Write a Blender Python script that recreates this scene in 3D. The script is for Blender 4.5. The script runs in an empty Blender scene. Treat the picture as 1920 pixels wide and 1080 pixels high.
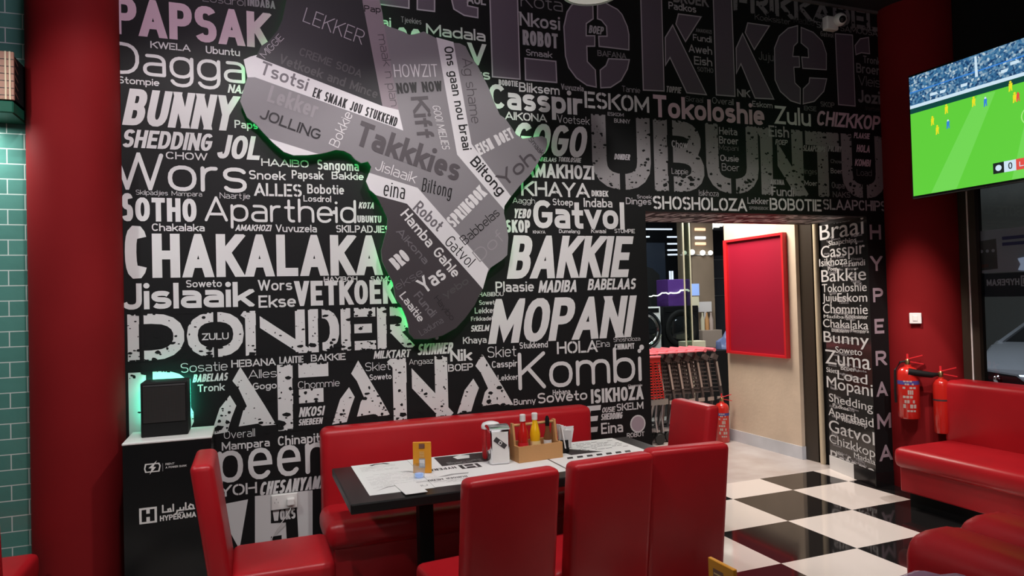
import bpy, bmesh, math, random
from mathutils import Matrix, Vector

# ------------------------------------------------------------------ camera, world, lights
S = bpy.context.scene
COL = S.collection
S.view_settings.view_transform = 'Standard'
S.view_settings.look = 'None'
S.view_settings.exposure = 0.0
S.view_settings.gamma = 1.0
S.view_settings.use_curve_mapping = False
random.seed(7)

cam_d = bpy.data.cameras.new('camera')
cam = bpy.data.objects.new('camera', cam_d)
COL.objects.link(cam)
cam_d.sensor_width = 36.0
cam_d.lens = 1300.225 / 1920 * 36.0
cam_d.clip_start = 0.05
YAW, PIT, ROL = 0.362160919, 0.0179457657, -0.0270324815
_f = Vector((math.sin(YAW) * math.cos(PIT), math.cos(YAW) * math.cos(PIT), math.sin(PIT)))
_r = Vector((math.cos(YAW), -math.sin(YAW), 0))
_u = _r.cross(_f)
_r2 = _r * math.cos(ROL) + _u * math.sin(ROL)
_u2 = -_r * math.sin(ROL) + _u * math.cos(ROL)
_m = Matrix((_r2, _u2, -_f)).transposed().to_4x4()
_m.translation = (0, -4.322, 1.622)
cam.matrix_world = _m
S.camera = cam

wd = bpy.data.worlds.new('night')
S.world = wd
wd.use_nodes = True
wd.node_tree.nodes['Background'].inputs[0].default_value = (0.5, 0.55, 0.7, 1)
wd.node_tree.nodes['Background'].inputs[1].default_value = 0.012


def light(name, kind, loc, energy, color=(1, 1, 1), aim=None, size=0.3, spot=None, blend=0.3, sizey=None):
    d = bpy.data.lights.new(name, kind)
    d.energy = energy
    d.color = color
    if kind == 'AREA':
        d.size = size
        if sizey:
            d.shape = 'RECTANGLE'
            d.size_y = sizey
    elif kind in ('POINT', 'SPOT'):
        d.shadow_soft_size = size
    if kind == 'SPOT':
        d.spot_size = math.radians(spot)
        d.spot_blend = blend
    o = bpy.data.objects.new(name, d)
    COL.objects.link(o)
    o.location = loc
    if aim:
        o.rotation_euler = (Vector(aim) - Vector(loc)).to_track_quat('-Z', 'Y').to_euler()
    return o


# recessed ceiling spots of the dining room: they graze the lettered wall and leave its top dark
light('downlight', 'SPOT', (-0.2, -2.1, 3.9), 142, (1, 0.96, 0.93), (-0.1, -0.75, 0.9), 0.06, 96, 0.28)
light('downlight', 'SPOT', (1.4, -2.1, 3.9), 150, (1, 0.96, 0.93), (1.45, -0.75, 0.9), 0.06, 95, 0.28)
light('downlight', 'SPOT', (2.9, -2.6, 3.9), 130, (1, 0.92, 0.88), (3.0, -1.0, 0.9), 0.06, 80, 0.35)
light('downlight', 'SPOT', (-2.2, -2.0, 3.9), 150, (0.93, 1, 0.98), (-2.0, -0.5, 1.2), 0.06, 84, 0.35)
# spot on the red round column, spot over the sofa
light('downlight', 'SPOT', (3.35, -0.85, 3.9), 520, (1, 0.86, 0.78), (5.02, -0.26, 1.3), 0.05, 19, 1.0)
light('downlight', 'SPOT', (3.7, -2.4, 3.9), 270, (1, 0.92, 0.9), (4.8, -1.2, 0.5), 0.06, 62, 0.6)
# soft bounce of the rest of the dining room behind the photographer, and the pinkish glow up high
light('room_glow', 'AREA', (0.8, -6.5, 3.3), 30, (1, 0.94, 0.92), (1.5, 0, 1.2), 3.0)
light('pink_glow', 'AREA', (0.15, -2.0, 3.88), 34, (0.93, 0.74, 0.9), (0.3, 0, 3.6), 1.0)
# lobby outside the opening
light('lobby_light', 'AREA', (4.2, 1.65, 3.15), 100, (1, 0.89, 0.78), (4.5, 1.6, 0), 0.8)
light('shop_light', 'AREA', (5.6, 3.6, 2.95), 60, (0.95, 0.97, 1), (5.6, 4.1, 0), 1.4)
light('outside_fill', 'AREA', (6.2, 0.4, 3.6), 120, (0.85, 0.92, 1), (8.0, 0.9, 0.6), 0.8)  # unseen lamp added outside so the car shows
light('outside_fill', 'AREA', (9.5, 3.0, 4.6), 14, (0.95, 1, 0.95), (13, 2.5, 2.2), 1.0)  # unseen lamp added to brighten the wall behind the car


# ------------------------------------------------------------------ materials
MATS = {}


def mat(name, col, rough=0.5, metal=0.0, emit=None, strength=0.0, bump=None, spec=0.5, coat=0.0, alpha=1.0, vary=0.0):
    m = bpy.data.materials.new(name)
    m.use_nodes = True
    nt = m.node_tree
    b = nt.nodes['Principled BSDF']
    b.inputs['Base Color'].default_value = (*col, 1)
    b.inputs['Roughness'].default_value = rough
    b.inputs['Metallic'].default_value = metal
    b.inputs['Specular IOR Level'].default_value = spec
    b.inputs['Coat Weight'].default_value = coat
    b.inputs['Alpha'].default_value = alpha
    if emit:
        b.inputs['Emission Color'].default_value = (*emit, 1)
        b.inputs['Emission Strength'].default_value = strength
    if bump or vary:
        tc = nt.nodes.new('ShaderNodeTexCoord')
        n = nt.nodes.new('ShaderNodeTexNoise')
        n.inputs['Scale'].default_value = bump[0] if bump else 6
        n.inputs['Detail'].default_value = 4
        nt.links.new(tc.outputs['Object'], n.inputs['Vector'])
        if bump:
            bp = nt.nodes.new('ShaderNodeBump')
            bp.inputs['Strength'].default_value = bump[1]
            bp.inputs['Distance'].default_value = 0.01
            nt.links.new(n.outputs['Fac'], bp.inputs['Height'])
            nt.links.new(bp.outputs['Normal'], b.inputs['Normal'])
        if vary:
            n2 = nt.nodes.new('ShaderNodeTexNoise')
            n2.inputs['Scale'].default_value = 3
            nt.links.new(tc.outputs['Object'], n2.inputs['Vector'])
            r = nt.nodes.new('ShaderNodeValToRGB')
            r.color_ramp.elements[0].position = 0.3
            r.color_ramp.elements[1].position = 0.7
            r.color_ramp.elements[0].color = (*[c * (1 - vary) for c in col], 1)
            r.color_ramp.elements[1].color = (*[min(1, c * (1 + vary)) for c in col], 1)
            nt.links.new(n2.outputs['Fac'], r.inputs['Fac'])
            nt.links.new(r.outputs['Color'], b.inputs['Base Color'])
    MATS[name] = m
    return m


mat('vinyl_black', (0.010, 0.010, 0.0105), 0.5, spec=0.16)
mat('w', (0.62, 0.61, 0.61), 0.5, spec=0.2)
mat('jamb_vinyl', (0.02, 0.019, 0.018), 0.13, spec=0.8)
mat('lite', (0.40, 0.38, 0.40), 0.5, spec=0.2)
mat('pink', (0.62, 0.45, 0.52), 0.5, spec=0.2)  # pink light on some words, put into their letter colour
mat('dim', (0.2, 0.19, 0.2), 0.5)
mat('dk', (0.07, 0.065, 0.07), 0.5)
mat('worn_grey', (0.24, 0.225, 0.235), 0.55)
mat('giant_fill', (0.105, 0.082, 0.108), 0.5)
mat('giant_edge', (0.42, 0.38, 0.42), 0.5)
mat('strip_letter', (0.36, 0.29, 0.33), 0.4)
mat('red_wall', (0.19, 0.010, 0.012), 0.65, vary=0.05, spec=0.05)
mat('red_leather', (0.42, 0.010, 0.016), 0.36, bump=(240, 0.05), vary=0.08, spec=0.36)
mat('red_plastic', (0.62, 0.018, 0.025), 0.35)
mat('red_paint', (0.5, 0.018, 0.012), 0.22, coat=0.4)
mat('black_gloss', (0.009, 0.009, 0.0095), 0.2, spec=0.3)
mat('black_matte', (0.008, 0.008, 0.008), 0.6, spec=0.2)
mat('black_wood', (0.012, 0.011, 0.011), 0.32, spec=0.3)
mat('white_plastic', (0.72, 0.7, 0.68), 0.4)
mat('white_gloss', (0.78, 0.77, 0.76), 0.2)
mat('paper', (0.72, 0.71, 0.7), 0.7, bump=(30, 0.08))
mat('ink', (0.03, 0.026, 0.028), 0.6)
mat('ink_grey', (0.33, 0.32, 0.32), 0.7)
mat('chrome', (0.78, 0.78, 0.8), 0.14, metal=1.0)
mat('steel', (0.5, 0.5, 0.52), 0.3, metal=1.0)
mat('brass', (0.6, 0.42, 0.2), 0.3, metal=1.0)
mat('wood', (0.5, 0.26, 0.1), 0.5, bump=(40, 0.1), vary=0.1)
mat('wood_dark', (0.33, 0.17, 0.12), 0.5, bump=(40, 0.1), vary=0.12)
mat('amber_card', (0.72, 0.3, 0.015), 0.4)
mat('ketchup', (0.5, 0.012, 0.01), 0.2, coat=0.5)
mat('mustard', (0.85, 0.47, 0.01), 0.2, coat=0.5)
mat('label_cream', (0.75, 0.55, 0.25), 0.5)
mat('oil', (0.16, 0.07, 0.03), 0.12, coat=0.6)
mat('ceiling_paint', (0.016, 0.016, 0.018), 0.7)
mat('ceiling_edge', (0.11, 0.1, 0.1), 0.5)
mat('plaster', (0.62, 0.5, 0.38), 0.75, bump=(25, 0.15), vary=0.08)
mat('marble', (0.58, 0.6, 0.64), 0.25, vary=0.12)
mat('dark_door', (0.035, 0.026, 0.018), 0.4)
mat('cream_pipe', (0.66, 0.55, 0.38), 0.45)
mat('dark_shop', (0.028, 0.032, 0.042), 0.6)
mat('haze_grey', (0.3, 0.31, 0.29), 0.8)  # grey for the added wall that stands for haze in the window
mat('bottle_green', (0.01, 0.09, 0.055), 0.3)
mat('navy', (0.012, 0.017, 0.028), 0.35)
mat('brown_column', (0.26, 0.2, 0.14), 0.5, vary=0.1)
mat('cart_grey', (0.085, 0.065, 0.062), 0.45)
mat('cart_beige', (0.42, 0.34, 0.3), 0.5)
mat('cart_red', (0.62, 0.03, 0.025), 0.35)
mat('cart_red_lit', (0.85, 0.2, 0.24), 0.3)  # red handles under light: the lit tone is put into the colour
mat('rubber', (0.02, 0.02, 0.02), 0.7)
mat('green_led', (0.1, 0.8, 0.3), 0.5, emit=(0.04, 1.0, 0.2), strength=13)
mat('teal_led', (0.1, 0.8, 0.6), 0.5, emit=(0.06, 1.0, 0.62), strength=16)
mat('tube_white', (0.9, 0.9, 0.95), 0.5, emit=(0.82, 0.86, 1.0), strength=1.3)
mat('tube_warm', (0.9, 0.7, 0.5), 0.5, emit=(1.0, 0.55, 0.3), strength=1.1)
mat('sign_white', (0.9, 0.9, 0.85), 0.5, emit=(1, 0.98, 0.88), strength=1.1)
mat('screen_blue', (0.2, 0.3, 0.6), 0.3, emit=(0.22, 0.34, 0.62), strength=0.7)
mat('purple', (0.1, 0.035, 0.22), 0.4)
mat('skin_print', (0.5, 0.34, 0.28), 0.6)
mat('cream', (0.6, 0.58, 0.42), 0.5)
mat('cardboard', (0.33, 0.27, 0.22), 0.7)
mat('bag_blue', (0.12, 0.16, 0.3), 0.25)
mat('car_paint', (0.46, 0.47, 0.5), 0.25, metal=0.3, coat=0.6)
mat('car_glass', (0.01, 0.011, 0.012), 0.08)
mat('blue_band', (0.06, 0.06, 0.25), 0.4)
mat('poster_grey', (0.6, 0.62, 0.68), 0.6)
mat('poster_dark', (0.11, 0.1, 0.09), 0.6, vary=0.4)
mat('poster_letter', (0.75, 0.75, 0.8), 0.6)
mat('sticker', (0.75, 0.82, 0.95), 0.6, emit=(0.6, 0.72, 0.95), strength=0.35)  # brightness put in as a glow of its own, though it is no lamp
mat('lamp_shade', (0.5, 0.5, 0.5), 0.35, metal=0.6)
mat('lamp_glow', (0.9, 0.9, 0.85), 0.5, emit=(0.85, 0.9, 0.8), strength=0.22)
mat('bronze', (0.22, 0.1, 0.075), 0.4, metal=0.3)
for n, c in (('a_black', (0.022, 0.022, 0.024)), ('a_grey', (0.2, 0.19, 0.2)), ('a_dark', (0.05, 0.043, 0.047)),
             ('a_white', (0.6, 0.59, 0.6)), ('a_lilac', (0.24, 0.2, 0.22)), ('k', (0.013, 0.012, 0.013)),
             ('d', (0.075, 0.066, 0.072)), ('gd', (0.13, 0.12, 0.13)), ('vd', (0.07, 0.066, 0.068)), ('g3', (0.255, 0.24, 0.25))):
    mat(n, c, 0.45, spec=0.2)
# TV picture
mat('tv_green', (0, 0, 0), 0.4, emit=(0.12, 0.62, 0.045), strength=1.0)
mat('tv_green_light', (0, 0, 0), 0.4, emit=(0.17, 0.68, 0.09), strength=1.0)
mat('tv_dark', (0, 0, 0), 0.4, emit=(0.005, 0.06, 0.05), strength=1.0)
mat('tv_white', (0, 0, 0), 0.4, emit=(0.62, 0.78, 0.9), strength=1.0)
mat('tv_line', (0, 0, 0), 0.4, emit=(0.35, 0.8, 0.2), strength=1.0)
mat('tv_yellow', (0, 0, 0), 0.4, emit=(0.85, 0.75, 0.02), strength=1.0)
mat('tv_blue', (0, 0, 0), 0.4, emit=(0.04, 0.22, 0.7), strength=1.0)
mat('tv_red', (0, 0, 0), 0.4, emit=(0.75, 0.08, 0.06), strength=1.0)
mat('tv_black', (0, 0, 0), 0.4, emit=(0.01, 0.015, 0.015), strength=1.0)


def node_mat(name):
    m = bpy.data.materials.new(name)
    m.use_nodes = True
    MATS[name] = m
    nt = m.node_tree
    return nt, nt.nodes['Principled BSDF'], nt.nodes.new, nt.links.new


# crowd on the screen
nt, b, N, L = node_mat('tv_crowd')
tc = N('ShaderNodeTexCoord')
v = N('ShaderNodeTexVoronoi')
v.inputs['Scale'].default_value = 75
L(tc.outputs['Object'], v.inputs['Vector'])
sx = N('ShaderNodeSeparateColor')
L(v.outputs['Color'], sx.inputs[0])
r = N('ShaderNodeValToRGB')
e = r.color_ramp.elements
e[0].color = (0.01, 0.04, 0.12, 1)
e[1].color = (0.5, 0.62, 0.68, 1)
for p, c in ((0.35, (0.03, 0.12, 0.27, 1)), (0.6, (0.06, 0.2, 0.36, 1)), (0.85, (0.18, 0.3, 0.42, 1))):
    k = e.new(p)
    k.color = c
L(sx.outputs[0], r.inputs['Fac'])
b.inputs['Base Color'].default_value = (0, 0, 0, 1)
L(r.outputs['Color'], b.inputs['Emission Color'])
b.inputs['Emission Strength'].default_value = 1.0

# checkered floor tiles
nt, b, N, L = node_mat('checker_tiles')
tc = N('ShaderNodeTexCoord')
mp = N('ShaderNodeMapping')
mp.inputs['Location'].default_value = (-4.154335 / 0.6 + 41, 0.35724 / 0.6 + 40, 0.5)
mp.inputs['Scale'].default_value = (1 / 0.6, 1 / 0.6, 0)
L(tc.outputs['Object'], mp.inputs['Vector'])
ck = N('ShaderNodeTexChecker')
ck.inputs['Scale'].default_value = 1.0
ck.inputs['Color1'].default_value = (0.72, 0.65, 0.60, 1)
ck.inputs['Color2'].default_value = (0.012, 0.011, 0.011, 1)
L(mp.outputs['Vector'], ck.inputs['Vector'])
L(ck.outputs['Color'], b.inputs['Base Color'])
b.inputs['Roughness'].default_value = 0.06

# lobby stone
nt, b, N, L = node_mat('stone')
tc = N('ShaderNodeTexCoord')
n = N('ShaderNodeTexNoise')
n.inputs['Scale'].default_value = 3.0
n.inputs['Detail'].default_value = 6
L(tc.outputs['Object'], n.inputs['Vector'])
r = N('ShaderNodeValToRGB')
r.color_ramp.elements[0].position = 0.35
r.color_ramp.elements[1].position = 0.7
r.color_ramp.elements[0].color = (0.44, 0.38, 0.35, 1)
r.color_ramp.elements[1].color = (0.56, 0.51, 0.49, 1)
L(n.outputs['Fac'], r.inputs['Fac'])
L(r.outputs['Color'], b.inputs['Base Color'])
b.inputs['Roughness'].default_value = 0.22

# green glazed brick tiles
nt, b, N, L = node_mat('green_tiles')
tc = N('ShaderNodeTexCoord')
sp = N('ShaderNodeSeparateXYZ')
L(tc.outputs['Object'], sp.inputs[0])
ax = N('ShaderNodeMath')
ax.inputs[1].default_value = 31.091
L(sp.outputs['X'], ax.inputs[0])
az = N('ShaderNodeMath')
az.inputs[1].default_value = 0.07
L(sp.outputs['Z'], az.inputs[0])
cb = N('ShaderNodeCombineXYZ')
L(ax.outputs[0], cb.inputs[0])
L(az.outputs[0], cb.inputs[1])
br = N('ShaderNodeTexBrick')
br.inputs['Color1'].default_value = (0.075, 0.205, 0.175, 1)
br.inputs['Color2'].default_value = (0.09, 0.24, 0.205, 1)
br.inputs['Mortar'].default_value = (0.5, 0.58, 0.55, 1)
br.inputs['Scale'].default_value = 1.0
br.inputs['Mortar Size'].default_value = 0.0028
br.inputs['Mortar Smooth'].default_value = 0.1
br.inputs['Brick Width'].default_value = 0.155
br.inputs['Row Height'].default_value = 0.08
L(cb.outputs[0], br.inputs['Vector'])
L(br.outputs['Color'], b.inputs['Base Color'])
b.inputs['Roughness'].default_value = 0.16
nz = N('ShaderNodeTexNoise')
nz.inputs['Scale'].default_value = 14
L(tc.outputs['Object'], nz.inputs['Vector'])
bp = N('ShaderNodeBump')
bp.inputs['Strength'].default_value = 0.25
bp.inputs['Distance'].default_value = 0.01
L(nz.outputs['Fac'], bp.inputs['Height'])
L(bp.outputs['Normal'], b.inputs['Normal'])

# black perforated mesh
nt, b, N, L = node_mat('mesh_screen')
tc = N('ShaderNodeTexCoord')
sp = N('ShaderNodeSeparateXYZ')
L(tc.outputs['Object'], sp.inputs[0])
cb = N('ShaderNodeCombineXYZ')
L(sp.outputs['X'], cb.inputs[0])
L(sp.outputs['Z'], cb.inputs[1])
br = N('ShaderNodeTexBrick')
br.offset = 0.0
br.inputs['Color1'].default_value = (0.006, 0.006, 0.006, 1)
br.inputs['Color2'].default_value = (0.006, 0.006, 0.006, 1)
br.inputs['Mortar'].default_value = (0.03, 0.024, 0.022, 1)
br.inputs['Scale'].default_value = 1.0
br.inputs['Mortar Size'].default_value = 0.0011
br.inputs['Brick Width'].default_value = 0.008
br.inputs['Row Height'].default_value = 0.008
L(cb.outputs[0], br.inputs['Vector'])
L(br.outputs['Color'], b.inputs['Base Color'])
b.inputs['Roughness'].default_value = 0.5


def thin_glass(name, tint, refl):
    m = bpy.data.materials.new(name)
    m.use_nodes = True
    nt = m.node_tree
    nt.nodes.clear()
    o = nt.nodes.new('ShaderNodeOutputMaterial')
    mx = nt.nodes.new('ShaderNodeMixShader')
    t = nt.nodes.new('ShaderNodeBsdfTransparent')
    g = nt.nodes.new('ShaderNodeBsdfGlossy')
    t.inputs[0].default_value = (*tint, 1)
    g.inputs['Roughness'].default_value = 0.03
    mx.inputs[0].default_value = refl
    nt.links.new(t.outputs[0], mx.inputs[1])
    nt.links.new(g.outputs[0], mx.inputs[2])
    nt.links.new(mx.outputs[0], o.inputs[0])
    MATS[name] = m


thin_glass('window_glass', (0.75, 0.78, 0.8), 0.035)
thin_glass('shop_glass', (0.86, 0.9, 0.9), 0.05)
thin_glass('green_glass', (0.52, 0.6, 0.53), 0.1)
thin_glass('clear_glass', (0.92, 0.95, 0.97), 0.12)

# pinkish clear plastic bag
nt, b, N, L = node_mat('plastic_film')
b.inputs['Base Color'].default_value = (0.5, 0.33, 0.48, 1)
b.inputs['Roughness'].default_value = 0.14
b.inputs['Alpha'].default_value = 0.6


# ------------------------------------------------------------------ mesh helpers
def obj(name, bm, mats, parent=None, smooth=None, loc=(0, 0, 0), rot=(0, 0, 0)):
    me = bpy.data.meshes.new(name)
    bm.normal_update()
    bm.to_mesh(me)
    bm.free()
    for x in ([mats] if isinstance(mats, str) else mats):
        me.materials.append(MATS[x])
    if smooth is not None:
        for p in me.polygons:
            p.use_smooth = True
        me.set_sharp_from_angle(angle=math.radians(smooth))
    o = bpy.data.objects.new(name, me)
    COL.objects.link(o)
    o.location = loc
    o.rotation_euler = rot
    if parent:
        o.parent = parent
    return o


def tag(o, label, cat, group=None):
    o['label'] = label
    o['category'] = cat
    if group:
        o['group'] = group
    return o


def thing(name, label, cat, loc=(0, 0, 0), rz=0.0, group=None):
    o = bpy.data.objects.new(name, None)
    o.empty_display_size = 0.1
    COL.objects.link(o)
    o.location = loc
    o.rotation_euler = (0, 0, rz)
    return tag(o, label, cat, group)


def struct(name, bm, mats, parent=None, smooth=None, loc=(0, 0, 0)):
    o = obj(name, bm, mats, parent, smooth, loc)
    if not parent:
        o['kind'] = 'structure'
    return o


def copy_thing(root, loc, rz, label, group=None):
    r = root.copy()
    COL.objects.link(r)
    r.location = loc
    r.rotation_euler = (0, 0, rz)
    r['label'] = label
    if group:
        r['group'] = group
    for ch in root.children:
        c = ch.copy()
        COL.objects.link(c)
        c.parent = r
        for g in ch.children:
            d = g.copy()
            COL.objects.link(d)
            d.parent = c
    return r


def new():
    return bmesh.new()


def box(bm, x0, x1, y0, y1, z0, z1, r=0.0, seg=3, mi=0, top=None):
    """axis aligned box, rounded by r; top=(dx,dy) shifts the top face"""
    vs = [bm.verts.new((x, y, z)) for z in (z0, z1) for y in (y0, y1) for x in (x0, x1)]
    if top:
        for q in vs[4:]:
            q.co.x += top[0]
            q.co.y += top[1]
    fs = [bm.faces.new([vs[i] for i in f]) for f in ((0, 2, 3, 1), (4, 5, 7, 6), (0, 1, 5, 4), (2, 6, 7, 3), (0, 4, 6, 2), (1, 3, 7, 5))]
    for f in fs:
        f.material_index = mi
    if r > 0:
        es = list({e for f in fs for e in f.edges})
        res = bmesh.ops.bevel(bm, geom=es, offset=r, segments=seg, profile=0.5, affect='EDGES')
        for f in res['faces']:
            f.material_index = mi
    return fs


def lathe(bm, prof, n=24, c=(0, 0, 0), mi=0, cap=True):
    rings = []
    for rr, z in prof:
        rings.append([bm.verts.new((c[0] + rr * math.cos(2 * math.pi * k / n), c[1] + rr * math.sin(2 * math.pi * k / n), c[2] + z)) for k in range(n)])
    for a, b2 in zip(rings, rings[1:]):
        for k in range(n):
            f = bm.faces.new((a[k], a[(k + 1) % n], b2[(k + 1) % n], b2[k]))
            f.material_index = mi
    if cap:
        for rg, rev in ((rings[0], True), (rings[-1], False)):
            f = bm.faces.new(rg[::-1] if rev else rg)
            f.material_index = mi


def tube(bm, pts, rad, n=8, mi=0, flat=None):
    pts = [Vector(p) for p in pts]
    rings = []
    for i, p in enumerate(pts):
        d = (pts[min(i + 1, len(pts) - 1)] - pts[max(i - 1, 0)]).normalized()
        a = Vector((0, 0, 1)) if abs(d.z) < 0.9 else Vector((1, 0, 0))
        s = d.cross(a).normalized()
        t = s.cross(d).normalized()
        ra = rad[i] if isinstance(rad, (list, tuple)) else rad
        rings.append([bm.verts.new(p + s * ra * math.cos(2 * math.pi * k / n) + t * (flat or 1) * ra * math.sin(2 * math.pi * k / n)) for k in range(n)])
    for a, b2 in zip(rings, rings[1:]):
        for k in range(n):
            f = bm.faces.new((a[k], b2[k], b2[(k + 1) % n], a[(k + 1) % n]))
            f.material_index = mi
    for rg in (rings[0], rings[-1][::-1]):
        f = bm.faces.new(rg)
        f.material_index = mi


def bar(bm, a, b2, w, h, mi=0):
    """rectangular bar from a to b2"""
    a, b2 = Vector(a), Vector(b2)
    d = (b2 - a).normalized()
    up = Vector((0, 0, 1)) if abs(d.z) < 0.95 else Vector((0, 1, 0))
    s = d.cross(up).normalized() * w / 2
    t = s.cross(d).normalized() * h / 2
    q = [[bm.verts.new(p + s * i + t * j) for i, j in ((-1, -1), (1, -1), (1, 1), (-1, 1))] for p in (a, b2)]
    for k in range(4):
        f = bm.faces.new((q[0][k], q[0][(k + 1) % 4], q[1][(k + 1) % 4], q[1][k]))
        f.material_index = mi
    for rg in (q[0][::-1], q[1]):
        f = bm.faces.new(rg)
        f.material_index = mi


def prism(bm, pts, ax, a0, a1, mi=0):
    """2D outline extruded along axis ax ('x','y','z')"""
    def P(u, v2, w):
        return {'x': (w, u, v2), 'y': (u, w, v2), 'z': (u, v2, w)}[ax]
    A = [bm.verts.new(P(u, v2, a0)) for u, v2 in pts]
    B = [bm.verts.new(P(u, v2, a1)) for u, v2 in pts]
    fs = [bm.faces.new(A), bm.faces.new(B[::-1])]
    for k in range(len(pts)):
        fs.append(bm.faces.new((A[k], B[k], B[(k + 1) % len(pts)], A[(k + 1) % len(pts)])))
    for f in fs:
        f.material_index = mi
    bmesh.ops.recalc_face_normals(bm, faces=fs)
    return fs


# ------------------------------------------------------------------ lettering: stroke letters made into flat polygons
def sgn(x):
    return (x > 0) - (x < 0)


def E(cx, cy, rx, ry, a0, a1, n=None, p=2.35):
    n = n or max(5, int(abs(a1 - a0) / 20))
    out = []
    for k in range(n + 1):
        a = math.radians(a0 + (a1 - a0) * k / n)
        c, s = math.cos(a), math.sin(a)
        out.append((cx + rx * sgn(c) * abs(c) ** (2 / p), cy + ry * sgn(s) * abs(s) ** (2 / p)))
    return out


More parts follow.
